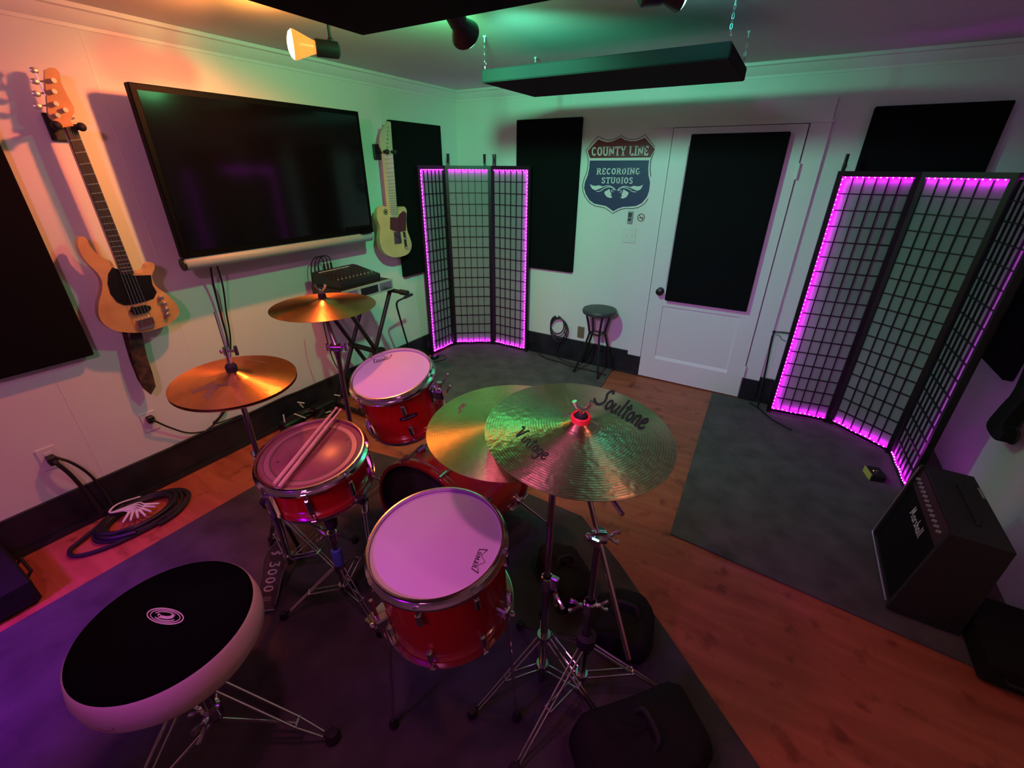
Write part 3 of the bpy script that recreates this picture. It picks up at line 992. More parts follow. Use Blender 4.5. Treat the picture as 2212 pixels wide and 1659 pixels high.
# ================================================================== FOLDING SCREENS
def folding_screen(name, label, pts, height, ledruns):
    t = thing(name, label, 'folding screen', (*pts[1], 0))
    TH = 0.020
    ST = 0.030
    leds = MB(); band = MB(); back = MB(); tray = MB()
    for i in range(len(pts) - 1):
        a = Vector((*pts[i], 0)); c = Vector((*pts[i + 1], 0))
        L = (c - a).length
        d = (c - a) / L
        n = Vector((d.y, -d.x, 0))       # faces the room
        mx = Matrix(((d.x, n.x, 0, a.x), (d.y, n.y, 0, a.y), (0, 0, 1, 0), (0, 0, 0, 1)))
        z0, z1 = 0.018, height
        f = MB()
        g = 0.002
        f.box((g, -TH / 2, 0.011), (g + ST, TH / 2, z1), mx)
        f.box((L - g - ST, -TH / 2, 0.011), (L - g, TH / 2, z1), mx)
        f.box((g + ST, -TH / 2, z0 + 0.004), (L - g - ST, TH / 2, z0 + 0.028), mx)
        f.box((g + ST, -TH / 2, z1 - 0.032), (L - g - ST, TH / 2, z1), mx)
        fo = f.build('frame_panel', 'lattice', t)
        xi0, xi1, zi0, zi1 = g + ST, L - g - ST, z0 + 0.028, z1 - 0.032
        g_ = MB()
        for k in range(1, 6):
            x = xi0 + (xi1 - xi0) * k / 6
            g_.box((x - 0.0028, -0.004, zi0), (x + 0.0028, 0.006, zi1), mx)
        for k in range(1, 17):
            z = zi0 + (zi1 - zi0) * k / 17
            g_.box((xi0, -0.004, z - 0.0028), (xi1, 0.0055, z + 0.0028), mx)
        g_.build('lattice', 'lattice', fo)
        p_ = MB()
        p_.add([mx @ Vector(q_) for q_ in ((xi0, -0.0055, zi0), (xi1, -0.0055, zi0), (xi1, -0.0055, zi1), (xi0, -0.0055, zi1))], [(0, 1, 2, 3)], False)
        p_.build('paper', 'paper', fo)
        # LED strips run on the front lip of the frame, aimed at the paper
        for run in ledruns[i]:
            if run in 'tb':
                z = zi1 - 0.003 if run == 't' else zi0 + 0.003
                N = int((xi1 - xi0) / 0.030)
                for k in range(N):
                    x = xi0 + (k + 0.5) * (xi1 - xi0) / N
                    zz = z + (0.004 * math.sin(k * 1.1) if run == 'b' else 0)
                    leds.box((x - 0.0032, 0.0055, zz - 0.0032), (x + 0.0032, 0.0145, zz + 0.0032), mx)
                band.box((xi0, 0.0045, z - 0.0025), (xi1, 0.0125, z + 0.0025), mx)
                zc = zi1 - 0.006 if run == 't' else zi0 + 0.006
                back.box((xi0, -0.027, zc - 0.009), (xi1, -0.026, zc + 0.009), mx)  # glow strip added behind the paper to widen its magenta halo
                tray.box((xi0, -0.030, zc - 0.020), (xi1, -0.027, zc + 0.012), mx)  # shield added so the rear glow falls only on the paper
            else:
                x = xi0 + 0.003 if run == 'l' else xi1 - 0.003
                rear_only = run == 'R'
                N = int((zi1 - zi0) / 0.030)
                for k in range(0 if rear_only else N):
                    z = zi0 + (k + 0.5) * (zi1 - zi0) / N
                    leds.box((x - 0.0032, 0.0055, z - 0.0032), (x + 0.0032, 0.0145, z + 0.0032), mx)
                if not rear_only:
                    band.box((x - 0.0025, 0.0045, zi0), (x + 0.0025, 0.0125, zi1), mx)
                xc = xi0 + 0.006 if run == 'l' else xi1 - 0.006
                back.box((xc - 0.009, -0.027, zi0), (xc + 0.009, -0.026, zi1), mx)
                tray.box((xc - 0.020, -0.030, zi0), (xc + 0.020, -0.027, zi1), mx)
                xo = xc - 0.020 if run == 'l' else xc + 0.018
                tray.box((xo, -0.027, zi0), (xo + 0.002, -0.010, zi1), mx)
    bd = band.build('led_strip', 'ledband', t)
    back.build('rear_glow_strip', 'rearglow' if 'large' in label else 'rearglowdim', tray.build('rear_glow_shield', 'lattice', t))
    l = leds.build('led_diode', 'led', bd)
    l['kind'] = 'stuff'
    h = MB()
    for (px, py) in pts[1:-1]:
        for z in (0.25, height / 2, height - 0.25):
            h.cyl((px, py, z - 0.03), (px, py, z + 0.03), 0.005, n=8)
    h.build('hinge', 'dchrome', t)
    return t


SL = [(0.076, -0.70), (0.086, -0.33), (0.44, -0.078), (0.875, -0.086)]
folding_screen('folding_screen', 'small black lattice paper folding screen with magenta lights in the far corner', SL, 1.785, ['tlb', 'tb', 'trb'])
SR = [(3.145, -0.185), (3.575, -0.135), (3.925, -0.415), (3.945, -0.875)]
folding_screen('folding_screen', 'large black lattice paper folding screen with magenta lights on the right, beside the amplifier', SR, 1.765, ['tlb', 'tb', 'Rb'])


def clip(px, py, base, ang, label):
    x, y, z = base
    t = thing('spring_clamp', label, 'clamp', base, group='black spring clamps on the folding screens')
    b = MB()
    mx = Matrix.Translation(Vector(base)) @ Matrix.Rotation(ang, 4, 'Z')
    for s in (-1, 1):
        b.box((-0.009, s * 0.012 - 0.003, -0.03), (0.009, s * 0.012 + 0.003, 0.035), mx, bev=0.002)
    b.build('jaw', 'plastic', t)
    b = MB()
    for s in (-1, 1):
        b.tube([mx @ Vector((s * 0.002, s * 0.008, 0.02)), mx @ Vector((s * 0.004, s * 0.012, 0.05)), mx @ Vector((s * 0.006, s * 0.017, 0.095))], [0.010, 0.008, 0.007], 8)
    b.build('handle', 'plastic', t)
    b = MB(); b.cyl(mx @ Vector((-0.012, 0, 0.028)), mx @ Vector((0.012, 0, 0.028)), 0.011, n=12); b.build('spring', 'dchrome', t)


def on_screen(S, k, u, z):
    a = Vector(S[k]); c = Vector(S[k + 1])
    p = a.lerp(c, u)
    return (p.x, p.y, z + 0.001), math.atan2((c - a).y, (c - a).x)


for (S, k, u, z, lab) in [(SL, 1, 0.09, 1.785, 'black spring clamp, leftmost on top of the small folding screen'),
                          (SL, 1, 0.86, 1.785, 'black spring clamp, middle one on top of the small folding screen'),
                          (SL, 2, 0.08, 1.785, 'black spring clamp with open handles, right one on the small folding screen'),
                          (SR, 0, 0.06, 1.765, 'black spring clamp on the top left corner of the large folding screen')]:
    p, a = on_screen(S, k, u, z)
    clip(0, 0, p, a + (1.57 if 'open' in lab else 0), lab)


# ================================================================== SIGN AND SMALL WALL ITEMS
def sign():
    S = lambda x, y, d=0.0: aty(1240 + x / 7.5409, 270 + y / 7.5409, 0) + Vector((0, -d, 0))
    outer = [(400, 175), (450, 210), (520, 238), (600, 240), (680, 215), (735, 188), (772, 165), (820, 200), (890, 230), (980, 232), (1060, 210), (1120, 180), (1160, 152), (1230, 240), (1355, 395), (1290, 480), (1257, 570), (1245, 700), (1255, 820), (1275, 930), (1270, 1060), (1230, 1180), (1150, 1290), (1050, 1350), (950, 1368), (850, 1362), (760, 1380), (690, 1415), (632, 1450), (580, 1410), (510, 1360), (430, 1340), (340, 1325), (250, 1270), (180, 1180), (140, 1080), (135, 980), (160, 880), (205, 770), (225, 650), (225, 530), (190, 420), (290, 290)]
    cx, cy = 705, 800
    inner = []
    n = len(outer)
    for i, p in enumerate(outer):
        a = Vector(outer[i - 1]); c = Vector(outer[(i + 1) % n])
        d = (c - a).normalized()
        nn = Vector((-d.y, d.x))
        if nn.dot(Vector((cx, cy)) - Vector(p)) < 0:
            nn = -nn
        q = Vector(p) + nn * 11
        inner.append((q.x, q.y))
    red = [(400, 235), (460, 260), (540, 282), (620, 270), (700, 235), (772, 205), (830, 245), (920, 265), (1010, 262), (1090, 235), (1155, 208), (1240, 300), (1325, 395), (1268, 480), (1245, 528), (265, 540), (245, 490), (227, 425), (300, 340)]
    blue = [(258, 580), (1225, 575), (1210, 700), (1215, 820), (1240, 930), (1230, 1060), (1190, 1170), (1110, 1270), (1010, 1320), (900, 1330), (800, 1335), (720, 1360), (640, 1405), (580, 1360), (520, 1320), (420, 1300), (330, 1280), (250, 1220), (195, 1130), (165, 1030), (180, 930), (225, 820), (250, 700)]
    c = S(700, 1450)
    t = thing('shield_sign', 'red and blue highway shield sign with white lettering on the wall left of the door', 'sign', c)

    def flat(pts, d0, d1, m, name, parent):
        b = MB(); b.prism([S(*p, d1) for p in pts], [S(*p, d0) for p in pts])
        return b.build(name, m, parent)
    back = flat(outer, 0.0005, 0.0020, 'ink', 'backing_plate', t)
    face = flat(inner, 0.0020, 0.0030, 'signwhite', 'white_border', t)
    r = flat(red, 0.0030, 0.0036, 'signred', 'red_field', t)
    bl = flat(blue, 0.0030, 0.0036, 'signblue', 'blue_field', t)
    b = MB()
    slab_text(b, 'COUNTY LINE', quadmap((288, 358), (1228, 338), (285, 505), (1212, 497), lambda x, y: S(x, y, 0.0042)), w=0.17, spacing=0.03)
    b.build('lettering', 'signwhite', r)
    b = MB()
    slab_text(b, 'RECORDING', quadmap((376, 702), (1085, 700), (366, 805), (1075, 808), lambda x, y: S(x, y, 0.0042)), w=0.15, spacing=0.05)
    slab_text(b, 'STUDIOS', quadmap((452, 852), (968, 852), (445, 950), (958, 957), lambda x, y: S(x, y, 0.0042)), w=0.15, spacing=0.05)
    b.build('lettering', 'signwhite', bl)
    b = MB()
    for sgn in (-1, 1):
        Q = lambda x, y: S(693 + sgn * (x - 693) * (1 if sgn < 0 else 1), y + (0 if sgn < 0 else 4), 0.0042)
        Q = (lambda x, y: S(x, y, 0.0042)) if sgn < 0 else (lambda x, y: S(1386 - x, y + 8, 0.0042))
        leaf = [(262, 962), (300, 985), (350, 992), (410, 982), (485, 1008), (440, 1030), (400, 1045), (350, 1065), (300, 1040), (280, 1010)]
        b.prism([Q(*p) for p in leaf], [Q(*p) + Vector((0, 0.0004, 0)) for p in leaf])
        leaf = [(495, 1090), (530, 1070), (580, 1040), (590, 1080), (612, 1125), (600, 1150), (630, 1175), (590, 1190), (540, 1172), (505, 1130)]
        b.prism([Q(*p) for p in leaf], [Q(*p) + Vector((0, 0.0004, 0)) for p in leaf])
        ribbon(b, [(470, 1008), (560, 990), (640, 1020), (680, 1062)], 13, Q)
        ribbon(b, [(370, 1082), (430, 1075), (500, 1030), (590, 1010), (660, 1040)], 12, Q)
        ribbon(b, [(645, 1080), (620, 1090), (610, 1065), (635, 1050), (665, 1062)], 9, Q)
    b.build('leaf_ornament', 'signwhite', bl)


sign()


def wallbox(name, label, cat, lo, hi, m, parts=None):
    t = thing(name, label, cat, ((lo[0] + hi[0]) / 2, (lo[1] + hi[1]) / 2, lo[2]))
    b = MB(); b.box(lo, hi, bev=0.0015); b.build('cover_plate', m, t)
    return t


t = wallbox('remote_holder', 'small grey remote control holder below the shield sign', 'remote', (1.770, -0.018, 1.352), (1.812, -0.001, 1.448), 'greyplas')
b = MB(); b.box((1.778, -0.022, 1.372), (1.804, -0.018, 1.395)); b.box((1.776, -0.020, 1.402), (1.806, -0.018, 1.438)); b.build('button', 'dgrey', t)
t = thing('no_smoking_sticker', 'round red and white no smoking sticker beside the remote holder', 'sticker', (1.881, -0.001, 1.372))
b = MB(); mx = frame((1.881, -0.0005, 1.403), (0, -1, 0)); b.lathe([(0.031, 0), (0.031, 0.0012), (0, 0.0012)], mx, 28); b.build('sticker_face', 'signwhite', t)
b = MB(); b.lathe([(0.031, 0.0013), (0.031, 0.002), (0.025, 0.002), (0.025, 0.0013)], mx, 28)
b.prism([(1.861, -0.0022, 1.421), (1.865, -0.0022, 1.425), (1.901, -0.0022, 1.385), (1.897, -0.0022, 1.381)], [(1.861, -0.0015, 1.421), (1.865, -0.0015, 1.425), (1.901, -0.0015, 1.385), (1.897, -0.0015, 1.381)])
b.build('prohibition_ring', 'signred', t)
b = MB(); b.box((1.863, -0.0025, 1.397), (1.893, -0.0018, 1.403)); b.box((1.893, -0.0025, 1.399), (1.900, -0.0018, 1.409)); b.build('cigarette_symbol', 'ink', t)
t = wallbox('light_switch', 'white double light switch plate left of the door', 'light switch', (1.740, -0.007, 1.195), (1.855, -0.001, 1.31), 'white')
b = MB()
for x in (1.775, 1.820):
    b.box((x - 0.006, -0.014, 1.242), (x + 0.006, -0.007, 1.264))
b.build('toggle', 'white', t)
t = wallbox('wall_outlet', 'white wall outlet left of the stool near the hanging cable', 'outlet', (1.255, -0.007, 0.245), (1.330, -0.001, 0.36), 'white')
b = MB()
for z in (0.280, 0.325):
    b.box((1.278, -0.0095, z - 0.014), (1.307, -0.007, z + 0.014), bev=0.001)
b.build('socket', 'white', t)
t = wallbox('outlet_cover', 'small brown blank outlet cover behind the stool', 'cover plate', (1.395, -0.007, 0.25), (1.465, -0.001, 0.365), 'brownplate')


def outlet_left(c, label):
    y, z = c
    t = thing('wall_outlet', label, 'outlet', (0.0, y, z - 0.06))
    b = MB(); b.box((0, y - 0.037, z - 0.06), (0.007, y + 0.037, z + 0.06), bev=0.0015); b.build('cover_plate', 'white', t)
    b = MB()
    for dz in (-0.022, 0.022):
        b.box((0.007, y - 0.015, z + dz - 0.014), (0.0095, y + 0.015, z + dz + 0.014), bev=0.001)
    b.build('socket', 'white', t)


outlet_left((-3.095, 0.425), 'white wall outlet below the bass guitar with one thin cord')
outlet_left((-3.535, 0.435), 'white wall outlet at the left edge with thick cords plugged in')


def cord(name, label, pts, r, m='cable', sub=8, plug=None, cat='cable'):
    b = MB(); b.tube(pts, r, 8, sub=sub)
    if plug:
        b.box(*plug, bev=0.004)
    o = b.build(name, m, origin=pts[-1])
    return tag(o, label, cat)


cord('power_cable', 'thin black power cord from the outlet below the bass guitar', [(0.03, -3.095, 0.44), (0.045, -3.085, 0.435), (0.035, -3.03, 0.36), (0.03, -2.95, 0.275), (0.027, -2.86, 0.236), (0.027, -2.75, 0.232), (0.027, -2.6, 0.228)], 0.005, plug=((0.008, -3.112, 0.425), (0.042, -3.078, 0.465)))
cord('power_cable', 'thick black twin power cord from the outlet at the left edge', [(0.03, -3.535, 0.435), (0.06, -3.53, 0.42), (0.062, -3.505, 0.33), (0.058, -3.485, 0.20), (0.075, -3.47, 0.050)], 0.010, plug=((0.008, -3.552, 0.41), (0.055, -3.518, 0.455)))
cord('power_cable', 'thin black cord looping beside the thick twin cord at the left edge', [(0.04, -3.525, 0.45), (0.06, -3.485, 0.40), (0.05, -3.450, 0.32), (0.045, -3.43, 0.24), (0.055, -3.42, 0.14), (0.085, -3.42, 0.050)], 0.007)
# television cables
p0 = atx(457, 575, 0.14); p1 = atx(477, 680, 0.03); p2 = atx(494, 757, 0.03)
c1 = [Vector((0.15, p0.y, TZB - 0.01)), Vector((0.06, p0.y + 0.02, p0.z - 0.10)), p1, p2, atx(490, 870, 0.03), atx(470, 908, 0.03), atx(440, 935, 0.03)]
cord('television_cable', 'black cable hanging straight from the television behind the hi-hat cymbals', c1, 0.006)
c2 = [Vector((0.15, p0.y + 0.02, TZB - 0.01)), Vector((0.06, p0.y + 0.07, p0.z - 0.12)), atx(489, 675, 0.035), atx(498, 750, 0.04), atx(484, 880, 0.04), atx(462, 915, 0.04), Vector((0.03, -2.62, HB + 0.02)), Vector((0.027, -2.78, HB + 0.009))]
cord('television_cable', 'black cable bowing right below the television behind the hi-hat cymbals', c2, 0.005)
bl = [atx(x, y, 0.028) for x, y in [(372, 958), (430, 932), (500, 905), (560, 877), (610, 850), (645, 835), (690, 822)]]
cord('audio_cable', 'black cable lying along the top of the left baseboard', [Vector((0.026, p.y, HB + 0.008 + 0.004 * math.sin(i * 2))) for i, p in enumerate(bl)], 0.007)
# coil of cable hanging on back wall
b = MB()
for k in range(4):
    r_ = 0.075 + 0.008 * k
    b.tube([(1.175 + 0.012 * k + r_ * math.cos(a), -0.018 - 0.008 * k, 0.345 + r_ * 1.25 * math.sin(a) - 0.015 * k) for a in [i * PI / 8 for i in range(16)]], 0.005, 6, closed=True)
b.tube([(1.26, -0.03, 0.30), (1.285, -0.03, 0.245), (1.275, -0.03, 0.225), (1.22, -0.03, 0.215), (1.15, -0.035, 0.25)], 0.005, 6, sub=6)
b.tube([(1.27, -0.03, 0.24), (1.22, -0.04, 0.16), (1.20, -0.045, 0.05), (1.25, -0.09, 0.017), (1.40, -0.14, 0.016), (1.5, -0.12, 0.016)], 0.005, 6, sub=6)
o = b.build('hanging_cable_coil', 'cable', origin=(1.2, -0.03, 0.25))
tag(o, 'black cable coiled on the back wall beside the stool', 'cable')
b = MB(); b.box((1.163, -0.03, 0.43), (1.187, -0.001, 0.445)); b.box((1.163, -0.034, 0.43), (1.187, -0.028, 0.46)); tag(b.build('cable_hook', 'white', origin=(1.175, -0.015, 0.43)), 'small white hook holding the coiled cable on the back wall', 'hook')
b = MB(); p = atz(1140, 775, 0.01)
cord('floor_cable', 'black cable lying on the rug in front of the stool', [(1.02, -0.10, 0.018), (1.15, -0.16, 0.018), (1.30, -0.17, 0.018), (1.42, -0.20, 0.018), (1.62, -0.20, 0.018), (1.80, -0.22, 0.018)], 0.006)


# ================================================================== STOOL
def stool():
    cx, cy, sz = 1.665, -0.19, 0.635
    t = thing('bar_stool', 'round black bar stool with dark padded seat against the back wall', 'stool', (cx, cy, 0))
    b = MB(); b.lathe([(0, sz - 0.05), (0.135, sz - 0.05), (0.150, sz - 0.04), (0.155, sz - 0.02), (0.148, sz - 0.004), (0.12, sz), (0, sz + 0.002)], Matrix.Translation(Vector((cx, cy, 0))), 40)
    b.build('seat', 'stoolv', t)
    tops, feet = [], []
    for k, (fx_, fy_) in enumerate(((1.507, -0.300), (1.757, -0.326), (1.812, -0.055), (1.485, -0.055))):
        a = math.atan2(fy_ - cy, fx_ - cx)
        top = Vector((cx + 0.115 * math.cos(a), cy + 0.115 * math.sin(a), sz - 0.05))
        mid = Vector((cx + 0.072 * math.cos(a), cy + 0.072 * math.sin(a), 0.40))
        foot = Vector((fx_, fy_, 0.010))
        b = MB(); b.tube([top, top.lerp(mid, 0.8), mid.lerp(foot, 0.1), foot], 0.0105, 10, sub=4); l = b.build('leg', 'black', t)
        b = MB(); b.cyl(foot, foot + Vector((0, 0, 0.025)), 0.014, n=10); b.build('rubber_foot', 'rubber', l)
        tops.append(mid); feet.append(foot)
    b = MB()
    for k in range(4):
        b.cyl(tops[k], tops[(k + 1) % 4], 0.007, n=8)
    b.build('foot_rest', 'black', t)


stool()


# ================================================================== KEYBOARD STAND, RACK UNIT, MIXER
def xstand():
    t = thing('keyboard_stand', 'black double X keyboard stand against the left wall', 'keyboard stand', (0.3, -1.7, 0))
    zt = 0.905
    for x, nm in ((0.14, 'a'), (0.40, 'b')):
        for (ya, yb) in ((-1.93, -1.47), (-1.47, -1.93)):
            dx = 0.014 if ya < yb else -0.014
            b = MB(); b.tube([(x + dx, ya, zt - 0.012), (x + dx, yb, 0.035)], 0.016, 10)
            b.build('cross_leg', 'black', t)
    for y in (-1.93, -1.47):
        b = MB(); b.cyl((0.06, y, zt), (0.56, y, zt), 0.016, n=12); s = b.build('support_arm', 'black', t)
        b = MB(); b.cyl((0.50, y, zt), (0.575, y, zt), 0.021, n=12); b.build('rubber_sleeve', 'rubber', s)
    for y in (-1.93, -1.47):
        b = MB(); b.cyl((0.07, y, 0.027), (0.50, y, 0.027), 0.016, n=12); b.build('floor_bar', 'black', t)
    b = MB(); b.cyl((0.10, -1.70, 0.47), (0.45, -1.70, 0.47), 0.02, n=14)
    b.lathe([(0.0, 0), (0.045, 0), (0.045, 0.02), (0.0, 0.02)], frame((0.44, -1.70, 0.47), (1, 0, 0)), 20)
    b.build('pivot_clutch', 'black', t)
    return zt


ZT = xstand()


def rack():
    z0 = ZT + 0.017
    x0, x1, y0, y1, z1 = 0.10, 0.44, -1.965, -1.485, z0 + 0.085
    t = thing('rack_unit', 'black rack unit with silver front panel on the keyboard stand', 'rack unit', ((x0 + x1) / 2, (y0 + y1) / 2, z0))
    b = MB(); b.box((x0, y0 + 0.02, z0), (x1, y1 - 0.02, z1), bev=0.002); b.build('case', 'plastic', t)
    b = MB(); b.box((x1, y0, z0), (x1 + 0.006, y1, z1), bev=0.001); f = b.build('front_panel', 'greyplas', t); f['label'] = 'silver grey front panel'
    b = MB(); b.box((x1 + 0.006, -1.80, z0 + 0.016), (x1 + 0.008, -1.64, z1 - 0.016)); b.build('display', 'tv', f)
    b = MB()
    for (a, c) in ((-1.955, -1.83), (-1.62, -1.50)):
        b.box((x1 + 0.006, a, z0 + 0.014), (x1 + 0.0075, c, z1 - 0.014))
    b.build('speaker_grille', 'dchrome', f)
    return z1


ZR = rack()


def mixer():
    z0 = ZR
    x0, x1, y0, y1 = 0.11, 0.40, -1.93, -1.56
    t = thing('mixer', 'small black mixing console with knobs on top of the rack unit', 'mixer', ((x0 + x1) / 2, (y0 + y1) / 2, z0))
    zb, zf = z0 + 0.085, z0 + 0.045
    b = MB()
    b.prism([(x0, y0, z0), (x1, y0, z0), (x1, y0, zf), (x0 + 0.04, y0, zb), (x0, y0, zb)], [(x0, y1, z0), (x1, y1, z0), (x1, y1, zf), (x0 + 0.04, y1, zb), (x0, y1, zb)])
    b.build('case', 'plastic', t)
    k1 = MB(); k2 = MB()
    for i in range(10):
        y = y0 + 0.03 + i * 0.034
        for j in range(5):
            x = x0 + 0.07 + j * 0.042
            z = zb + (zf - zb) * (x - x0 - 0.04) / (x1 - x0 - 0.04)
            if j < 4:
                k1.cyl((x, y, z), (x + 0.001, y, z + 0.008), 0.0038, 0.003, n=8)
            else:
                k2.box((x - 0.004, y - 0.003, z), (x + 0.004, y + 0.003, z + 0.008))
    k1.build('knob', 'dgrey', t); k2.build('fader', 'greyplas', t)
    b = MB(); b.box((x0 + 0.05, y0 + 0.02, zb - 0.001), (x0 + 0.057, y1 - 0.08, zb + 0.002)); b.build('label_strip', 'white', t)
    b = MB()
    for k in range(3):
        y = -1.83 + 0.03 * k
        b.cyl((x0 + 0.02, y, zb), (x0 + 0.02, y, zb + 0.045), 0.008, n=10)
        b.tube([(x0 + 0.02, y, zb + 0.045), (x0 + 0.01, y, zb + 0.085), (x0 - 0.025, y - 0.03, zb + 0.09), (x0 - 0.05, y - 0.06, zb + 0.02), (x0 - 0.06, y - 0.07, zb - 0.2)], 0.004, 6, sub=6)
    o = b.build('patch_cable', 'cable', t)


mixer()
cord('audio_cable', 'thin black cable hanging below the rack unit beside the keyboard stand', [(0.30, -2.02, 0.90), (0.28, -2.03, 0.75), (0.26, -2.0, 0.5), (0.24, -1.93, 0.32), (0.20, -1.85, 0.18), (0.16, -1.80, 0.02)], 0.004)

# bent black floor bracket leaning beside the keyboard stand
b = MB()
b.tube([atx(886, 638, 0.30), atx(868, 646, 0.30), atx(857, 655, 0.30), atx(862, 680, 0.28), atx(881, 745, 0.24), atx(892, 785, 0.2)] + [Vector((0.16, -1.02, 0.02))], 0.008, 8, sub=5)
b.cyl(atx(890, 636, 0.30), atx(874, 643, 0.30), 0.012, n=10)
b.tube([(0.03, -1.12, 0.018), (0.16, -1.02, 0.02), (0.28, -0.95, 0.018)], 0.008, 8)
tag(b.build('guitar_stand', 'black', origin=(0.16, -1.02, 0.01)), 'thin bent black guitar stand beside the keyboard stand', 'guitar stand')


# ================================================================== STUFF ON FLOOR LEFT
def coil_pts(cx, cy, a, b_, z, n, turns, jit, rot=0.0):
    out = []
    for i in range(n * turns):
        t = 2 * PI * i / n
        k = i / n
        aa = a * (1 + 0.10 * math.sin(k * 2.3) + jit * random.uniform(-1, 1))
        bb = b_ * (1 + 0.10 * math.cos(k * 1.9) + jit * random.uniform(-1, 1))
        x, y = bb * math.cos(t), aa * math.sin(t)
        out.append(Vector((cx + x * math.cos(rot) - y * math.sin(rot), cy + x * math.sin(rot) + y * math.cos(rot), z + 0.006 * (k % 4) + 0.003 * math.sin(k * 5))))
    return out


t = thing('audio_snake_coil', 'thick coiled black multicore cable with white connector tails on the wood floor', 'cable coil', (0.20, -3.38, 0))
b = MB(); b.tube(coil_pts(0.215, -3.36, 0.17, 0.115, 0.020, 14, 7, 0.015, 0.1), 0.0105, 7, sub=3)
b.tube(coil_pts(0.225, -3.34, 0.205, 0.145, 0.014, 14, 3, 0.02, 0.0), 0.0105, 7, sub=3)
b.build('coiled_cable', 'cable', t)
b = MB(); b.tube([(0.10, -3.38, 0.05), (0.17, -3.60, 0.02), (0.20, -3.66, 0.014), (0.27, -3.66, 0.014), (0.33, -3.57, 0.014), (0.36, -3.42, 0.014), (0.36, -3.30, 0.03)], 0.0105, 8, sub=6)
b.build('loose_loop', 'cable', t)
for k in range(7):
    a = -0.9 + 0.3 * k
    p = Vector((0.20 + 0.02 * math.cos(a * 2), -3.39 + 0.012 * k, 0.055))
    q = p + Vector((0.065 * math.cos(a), 0.065 * math.sin(a), 0.004 * (k % 3) - 0.015))
    b = MB(); b.cyl(p, q, 0.0075, 0.005, n=8); b.tube([p, p + Vector((-0.03, -0.02, 0.01)), Vector((0.12, -3.45, 0.06)), Vector((0.09, -3.40, 0.07)), Vector((0.10, -3.30, 0.055))], 0.004, 6, sub=4)
    b.build('connector_tail', 'white', t)

t = thing('stage_box_coil', 'tangled black cable pile with white connector pins beside the left baseboard', 'cable pile', (0.16, -2.22, 0))
b = MB(); b.tube(coil_pts(0.17, -2.22, 0.20, 0.10, 0.02, 14, 6, 0.05), 0.012, 7, sub=3); b.tube(coil_pts(0.16, -2.26, 0.15, 0.09, 0.055, 12, 5, 0.08, 0.1), 0.012, 7, sub=3)
b.build('tangled_cable', 'cable', t)
for (x, y, z) in [(0.11, -2.06, 0.0), (0.13, -2.34, 0.0)]:
    b = MB()
    b.box((x - 0.04, y - 0.09, 0.002), (x + 0.05, y + 0.09, 0.10), bev=0.012)
    b.build('stage_box', 'plastic', t)
for (px, py, qx, qy) in [(643, 869, 657, 871), (648, 873, 655, 880), (636, 894, 660, 903), (723, 853, 734, 855), (612, 896, 615, 912), (700, 893, 716, 888)]:
    b = MB(); b.cyl(atx(px, py, 0.19), atx(qx, qy, 0.19), 0.005, n=8); b.build('connector_pin', 'white', t)

t = thing('equipment_case', 'flat black equipment case on the floor at the left edge', 'case', (0.22, -4.05, 0))
b = MB(); b.box((0.045, -4.30, 0.012), (0.455, -3.83, 0.14), bev=0.01); b.build('shell', 'bag', t)
b = MB(); b.tube([(0.18, -3.828, 0.07), (0.18, -3.81, 0.09), (0.32, -3.81, 0.09), (0.32, -3.828, 0.07)], 0.007, 8); b.build('handle', 'rubber', t)
b = MB()
for x in (0.07, 0.43):
    for y in (-4.27, -3.86):
        b.cyl((x, y, 0), (x, y, 0.014), 0.012, n=10)
b.build('foot', 'rubber', t)

# LED power adapter by the small screen
p = atz(940, 773, 0.01)
t = thing('power_adapter', 'small black power adapter on the rug beside the small folding screen', 'adapter', (p.x, p.y, 0.01))
b = MB(); b.box((p.x - 0.02, p.y - 0.05, 0.0105), (p.x + 0.035, p.y + 0.03, 0.042), bev=0.006); b.build('housing', 'plastic', t)
b = MB(); b.tube([(p.x, p.y + 0.03, 0.03), (p.x + 0.06, p.y + 0.08, 0.018), (p.x + 0.12, p.y + 0.0, 0.016), (p.x + 0.03, p.y - 0.12, 0.016), (p.x - 0.05, p.y - 0.05, 0.016)], 0.004, 6, sub=6); b.build('lead', 'cable', t)


